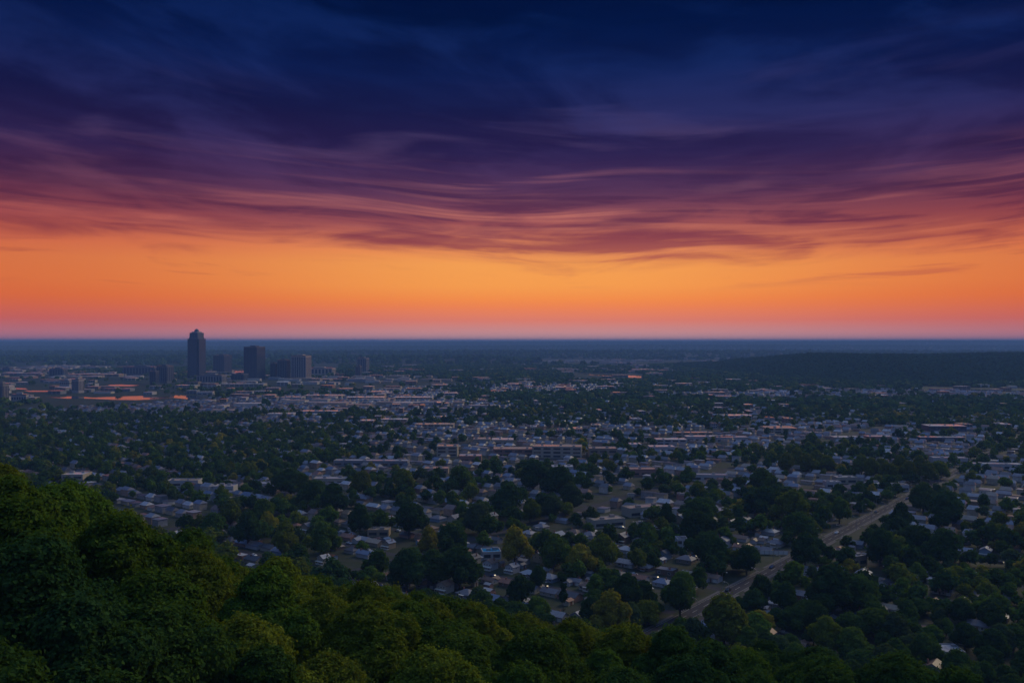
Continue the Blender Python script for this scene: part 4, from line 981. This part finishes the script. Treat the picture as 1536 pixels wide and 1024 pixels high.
for (d, x, y, z, kd, sc_) in hills:
    Xr = x / y; u = random.random()
    tint = ('green' if u < .42 else 'dark green' if u < .50 else 'olive') if Xr < .18 else ('dark green' if u < .5 else 'deep green' if u < .8 else 'green')  # right side leans to darker tints, shade put into leaf colour
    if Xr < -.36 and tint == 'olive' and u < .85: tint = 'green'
    if d < 95: tint = 'deep green' if u < .6 else 'dark green'  # nearest crowns tinted darker: vignette shade painted into the leaf colour
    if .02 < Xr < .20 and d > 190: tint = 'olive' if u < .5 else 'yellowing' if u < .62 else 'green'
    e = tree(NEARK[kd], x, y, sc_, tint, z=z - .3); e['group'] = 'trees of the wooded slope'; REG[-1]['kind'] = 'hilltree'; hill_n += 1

# ------------------------------------------------------------------ suburb trees
OPEN = [(240, 765, 70, 24), (110, 705, 26, 12), (290, 748, 40, 12), (385, 772, 26, 16), (480, 704, 60, 12), (560, 696, 110, 12), (720, 664, 150, 22), (800, 680, 90, 18), (640, 772, 44, 22), (560, 752, 34, 14), (742, 742, 34, 12), (690, 842, 50, 24), (745, 860, 60, 34),
 (940, 745, 84, 32), (960, 700, 50, 16), (1090, 702, 90, 18), (1130, 800, 46, 26), (1225, 722, 60, 14), (985, 862, 50, 30), (845, 895, 44, 24), (1250, 645, 130, 14), (1070, 656, 110, 16), (1375, 695, 90, 10), (1450, 668, 90, 18), (1490, 740, 44, 40), (1335, 870, 60, 16), (1300, 828, 34, 24),
 (1400, 812, 56, 14), (430, 628, 60, 6), (340, 634, 40, 5), (200, 610, 260, 9), (500, 604, 160, 10), (660, 640, 60, 8), (540, 650, 40, 8), (760, 640, 90, 8), (930, 640, 60, 6), (520, 575, 200, 10), (820, 580, 130, 6), (1130, 590, 130, 6), (1380, 588, 150, 6), (310, 605, 200, 5), (120, 575, 180, 16), (620, 590, 90, 8), (500, 728, 40, 10), (880, 660, 60, 6), (560, 825, 40, 16), (455, 780, 20, 14)]
def openness(px, py):
    o = np.zeros(len(px))
    for (a, b_, c_, d_) in OPEN: o = np.maximum(o, np.clip(1.6 - ((px - a) / c_) ** 2 - ((py - b_) / d_) ** 2, 0, 1))
    return o
rpts = []
for s in np.concatenate([np.arange(0, 300, 7), np.arange(330, 600, 7)]):
    x, y = st2xy(s, 0); p_ = proj(x, y)
    rpts.append((p_[0], p_[1], y))
rpts = np.array(rpts)
rr = np.random.default_rng(99)
g = 9.6; S_, T__ = np.meshgrid(np.arange(-900, 4300, g), np.arange(-2600, 3600, g)); S_ = S_.ravel() + rr.uniform(-4, 4, S_.size); T__ = T__.ravel() + rr.uniform(-4, 4, T__.size)
X_ = P0[0] + U[0] * S_ + W[0] * T__; Y_ = P0[1] + U[1] * S_ + W[1] * T__
k = (Y_ > 250) & (np.abs(X_ / Y_) < .72) & (Y_ < 4600); X_, Y_, S_, T__ = X_[k], Y_[k], S_[k], T__[k]
Zt = height(X_, Y_); D_ = np.hypot(X_, Y_)
R0 = rr.uniform(.42, .98, len(X_)) * np.where(Y_ < 620, 1.12, 1.0) * (1 + .12 * (rr.random(len(X_)) < .15))
pxc = 768 + F * X_ / Y_; pyc = 512 + F * (CAMZ - Zt - 6) / Y_
clump = wob(X_, Y_, 55, 21) * .5 + wob(X_, Y_, 22, 22) * .5
op = openness(pxc, pyc)
prob = np.clip(.60 + .50 * clump, .15, 1)
prob = np.where(pyc < 640, np.clip(.58 + .5 * clump, .12, 1), prob)
clear = wob(X_ / 2.4, Y_, 150, 44); prob = np.where((Y_ > 1350) & (clear > .37), .06, prob)
prob = np.where((pxc < 560) & (pyc > 608) & (pyc < 700), np.clip(prob + .30, 0, 1), prob)
prob = np.where((pxc > 1150) & (pyc > 800), np.clip(prob + .24, 0, 1), prob)
prob = np.where(pyc > 940, .97, prob); prob = np.where((pyc > 880) & (pxc > 1100), np.maximum(prob, .9), prob)
prob = np.where((pxc > 1200) & (pyc > 600) & (pyc < 640), np.clip(prob + .15, 0, 1), prob)
prob = prob * (1 - .90 * op)
prob = np.where((pxc < 600) & (pyc > 556) & (pyc < 600), prob * .35, prob)
prob = np.where(Zt > 1, 1.0, prob)
prob = np.where((S_ > 560) & (S_ < 1500) & (np.abs(T__) < 16), np.maximum(prob, .85), prob)
keep = rr.random(len(X_)) < prob
keep &= ~((np.abs(T__) < 7.5) & (S_ > -80) & (S_ < 560)) & ~((np.abs(T__) < 4.4) & (S_ >= 560) & (S_ < 1500))
cs = np.min(np.abs(S_[:, None] - np.array(CROSS)[None, :]), 1); keep &= (cs > 3.4) | (Zt > 1)
keep &= ~((Zt > .2) & (Y_ < 420))
# keep the road as open as the photo shows it
for i in np.where(keep & (pyc > 690))[0]:
    rp = R0[i] * 6.2 * F / Y_[i]; d2_ = ((rpts[:, 0] - pxc[i]) / (rp + 2)) ** 2 + ((rpts[:, 1] - pyc[i]) / (rp * .9 + 1)) ** 2
    if np.any((d2_ < 1) & (rpts[:, 2] > Y_[i] - 5)): keep[i] = False
idx = np.where(keep)[0]
# houses: no trunk in a house
HC = {}
for (x, y) in HOUSES: HC.setdefault((int(x // 20), int(y // 20)), []).append((x, y))
BL = [b for b in REG if b['kind'] == 'building']
blc = {}
for b in BL:
    R_ = math.hypot(b['w2'], b['d2']) + 14 + max(0, b['xy'][1] - 900) * .06
    for cx in range(int((b['xy'][0] - R_) // 60), int((b['xy'][0] + R_) // 60) + 1):
        for cy in range(int((b['xy'][1] - R_) // 60), int((b['xy'][1] + R_) // 60) + 1): blc.setdefault((cx, cy), []).append(b)
def free(x, y, r):
    gx_, gy_ = int(x // 20), int(y // 20)
    if y < 1500:
        for a in (-1, 0, 1):
            for b_ in (-1, 0, 1):
                for (hx, hy) in HC.get((gx_ + a, gy_ + b_), ()):
                    if (hx - x) ** 2 + (hy - y) ** 2 < 20: return False
    for b in blc.get((int(x // 60), int(y // 60)), ()):
        c_, s_ = math.cos(-b['yaw']), math.sin(-b['yaw']); dx, dy = x - b['xy'][0], y - b['xy'][1]; lx, ly = dx * c_ - dy * s_, dx * s_ + dy * c_
        if abs(lx) < b['w2'] + r * .7 and -b['d2'] - (r + 9) - max(0, y - 900) * .06 < ly < b['d2'] + r * .6: return False
    for (ux, uy, ur) in near_used:
        if (ux - x) ** 2 + (uy - y) ** 2 < (ur + r * .55) ** 2: return False
    if y > 1600:
        for P in WP:
            if inpoly(x, y, P): return False
    return True
idx = [i for i in idx if free(X_[i], Y_[i], R0[i] * 7)]
idx.sort(key=lambda i: D_[i])
room = 300 - NLM - hill_n
tk = list(TINTS); tw = [30, 22, 24, 12, 3, 9]
tarr = np.array([TINTS[t_] for t_ in tk])
mass = []
for i in idx:
    x, y = float(X_[i]), float(Y_[i]); p_ = proj(x, y, 8)
    vis = -10 < p_[0] < 1546 and p_[1] < 1030 and (y > 380 or seen(x, y, 10))
    if y < 380 and not vis: mass.append(i); continue
    if room > 0 and vis:
        u = random.choices(tk, tw)[0]
        if p_[0] > 1180 and p_[1] > 800 and u in ('olive', 'yellowing'): u = 'dark green'
        tree(MIDK[random.randrange(5)], x, y, float(R0[i]), u, hz=random.uniform(.72, 1.12)); room -= 1
    else: mass.append(i)
mass = np.array(mass)
tix = rr.choice(len(tk), len(mass), p=np.array(tw) / sum(tw)); tix = np.where(Zt[mass] > 6, 2, tix); tn_ = tarr[tix] * rr.uniform(.8, 1.2, (len(mass), 1))
tn_ = np.concatenate([tn_, np.ones((len(mass), 1))], 1)
VV, QQ, TT, n0 = [], [], [], 0
for tmpl, lo, hi_ in ((T1, 0, 900), (T2, 900, 1700), (T3, 1700, 9e9)):
    m_ = (D_[mass] >= lo) & (D_[mass] < hi_); ii = mass[m_]
    if not len(ii): continue
    v, q, t_ = stamp(tmpl, X_[ii], Y_[ii], Zt[ii] - .2, R0[ii], tn_[m_], rr); VV.append(v); QQ.append(q + n0); TT.append(t_); n0 += len(v)
# canopy of the far plain and the ridges: bigger, sparser crowns
n_ = 42000
yy = np.sqrt(rr.uniform(4500 ** 2, 17400 ** 2, n_)); xx = rr.uniform(-.70, .70, n_) * yy
z_ = height(xx, yy); pr = (wob(xx / 2.6, yy, 150, 44) < .36) & (wob(xx, yy, 420, 31) * .5 + wob(xx / 3, yy, 150, 32) * .5 + .15 > 0) | (z_ > 4)
near_w = np.array([not any(inpoly(a, b_, P) for P in WP) for a, b_ in zip(xx, yy)]); pr &= near_w
xx, yy, z_ = xx[pr], yy[pr], z_[pr]; n_ = len(xx)
tt = np.concatenate([tarr[rr.choice(3, n_)] * rr.uniform(.8, 1.1, (n_, 1)), np.ones((n_, 1))], 1)
v, q, t_ = stamp(T3, xx, yy, z_ - 3, rr.uniform(1.3, 2.4, n_), tt, rr)
VV.append(v); QQ.append(q + n0); TT.append(t_)
wm_ = leafmesh('woods', np.concatenate(VV), np.concatenate(QQ), M['leafmass'], np.concatenate(TT))
tag(link('woods', wm_), kind='stuff', label='mass of trees covering the plain and the far hills')
open('/tmp/log.txt','w').write(' '.join(map(str, ['TREES hill', hill_n, 'landmarks', NLM, 'mass', len(mass), 'faces', len(wm_.polygons), 'houses', n_ind, len(massH), 'spots', len(spots), 'big', nb])))
# ------------------------------------------------------------------ labels for what has none yet
ANCH = [(772, 815, 'the round yellow-green tree'), (540, 785, 'the very round dark tree'), (605, 720, 'the flat-topped olive tree'), (872, 835, 'the yellowing clump'), (916, 930, 'the yellow foot tree'), (1086, 925, 'the great olive tree'),
 (1050, 830, 'the huge dark road tree'), (820, 715, 'the middle dark clump'), (1146, 750, 'the dark eastern pair'), (1352, 775, 'the upright dark road tree'), (1221, 815, 'the narrow dark road tree'), (1250, 890, 'the huge round eastern tree'), (845, 890, 'the pointed dark tree'),
 (965, 765, 'the slanting tan flats'), (1080, 770, 'the slanting grey flats'), (1350, 698, 'the long light green grove'), (1215, 695, 'the small light green grove'), (840, 676, 'the long cream block'), (700, 668, 'the gleaming shed pair'), (1050, 655, 'the gleaming sheds'), (1172, 643, 'the broad tan roofed shed'),
 (1420, 645, 'the two dark long halls'), (1490, 695, 'the very long white shed'), (555, 692, 'the very long grey terrace'), (272, 725, 'the tan western terrace'), (420, 625, 'the bright white shed row'), (650, 640, 'the pale shop row'), (108, 718, 'the western cream block'), (270, 808, 'the long white roofed shed'),
 (420, 800, 'the small western yellow tree'), (680, 850, 'the dark foot row'), (1400, 820, 'the wide dark eastern trees'), (1440, 960, 'the shed among dark trees'), (1490, 780, 'the eastern edge'), (295, 550, 'the tallest tower'), (382, 560, 'the wide slab tower'), (452, 555, 'the ribbed tower'), (190, 597, 'the river'), (185, 578, 'the pond'), (30, 570, 'the grey edge slab'),
 (545, 548, 'the far grey block'), (620, 533, 'the tiny far block'), (910, 565, 'the far lake'), (1078, 548, 'the far bright pond'), (1300, 570, 'the wooded hill'), (1460, 586, 'the long eastern water'), (500, 600, 'the industrial strip'), (760, 590, 'the plain under the brightest glow'), (1180, 590, 'the foot of the wooded hill'), (240, 650, 'the western woods'), (960, 610, 'the middle plain'), (1300, 620, 'the eastern plain')]
HANCH = [(70, 735, 'the topmost western crown'), (240, 800, 'the western skyline dip'), (390, 850, 'the western mid skyline'), (520, 890, 'the middle skyline'), (680, 920, 'the skyline below the foot row'), (900, 960, 'the yellow foot tree'), (60, 900, 'the lower western corner'), (260, 930, 'the lower western slope'), (470, 980, 'the lower middle slope'), (720, 1000, 'the bottom centre'), (1000, 1000, 'the bottom below the road'), (1250, 1005, 'the bottom below the huge eastern tree'), (1450, 1010, 'the lower eastern corner')]
ORD = 'first second third fourth fifth sixth seventh eighth ninth tenth eleventh twelfth thirteenth fourteenth fifteenth sixteenth seventeenth eighteenth nineteenth twentieth'.split()
ORD += [a + '-' + b for a in ('twenty', 'thirty', 'forty', 'fifty') for b in ORD[:9]]
buckets = {}
for r_ in REG:
    o = r_['o']
    if o.get('label'): continue
    p = r_['px']; A_ = HANCH if r_['kind'] == 'hilltree' else ANCH
    an = min(A_, key=lambda q: (q[0] - p[0]) ** 2 + (2.2 * (q[1] - p[1])) ** 2)[2]
    lk = r_['look']
    if r_['kind'] == 'house': lk = lk + ' ' + r_['wall'].replace(' brick', '') + '-walled house'
    elif r_['kind'] == 'hilltree': lk = ('large ' if r_['r'] > 6.3 else '') + lk + ' slope tree'
    elif r_['kind'] == 'tree':
        g_ = o.get('group'); lk = lk + (' broad tree' if r_['r'] > 6.6 else ' small tree' if r_['r'] < 4.9 else ' tree')
        if g_: an = g_.replace('trees of ', ''); lk = lk.replace('broad ', '').replace('small ', '')
    elif r_['kind'] == 'car' : lk = lk + (' on the road' if r_['road'] else ' parked')
    buckets.setdefault((r_['kind'], lk, an), []).append(r_)
for (kd, lk, an), lst in buckets.items():
    lst.sort(key=lambda q: q['px'][0])
    for k, r_ in enumerate(lst):
        o = r_['o']; near = 'in ' if kd == 'tree' and 'grove' in an and o.get('group') else 'by '
        s_ = f"{lk} {near}{an}"
        if len(lst) > 1: s_ += f", {ORD[min(k, len(ORD) - 1)]} from left" if k < len(lst) - 1 or len(lst) > 3 else ", rightmost"
        o['label'] = s_
        if kd == 'building': o['category'] = 'building'
        if kd in ('house', 'car', 'tree') and not o.get('group'): o['group'] = {'house': 'houses of the suburb', 'car': 'cars on the streets', 'tree': 'trees of the suburb'}[kd]
        elif kd == 'building': o['group'] = 'low buildings on the plain'

# ------------------------------------------------------------------ the air
HZ = 46000
hz = MB().box(-HZ, HZ, -HZ, HZ, -2, 175).build('haze', None)
m = bpy.data.materials.new('haze_air'); m.use_nodes = True; nt = m.node_tree; nt.nodes.clear()
pv = nt.nodes.new('ShaderNodeVolumePrincipled'); pv.inputs['Color'].default_value = (.27, .52, 1.0, 1); pv.inputs['Density'].default_value = 1.0e-4; pv.inputs['Anisotropy'].default_value = 0.0
mo = nt.nodes.new('ShaderNodeOutputMaterial'); nt.links.new(pv.outputs[0], mo.inputs['Volume']); m.cycles.homogeneous_volume = True
hz.data.materials.append(m); tag(hz, kind='stuff')
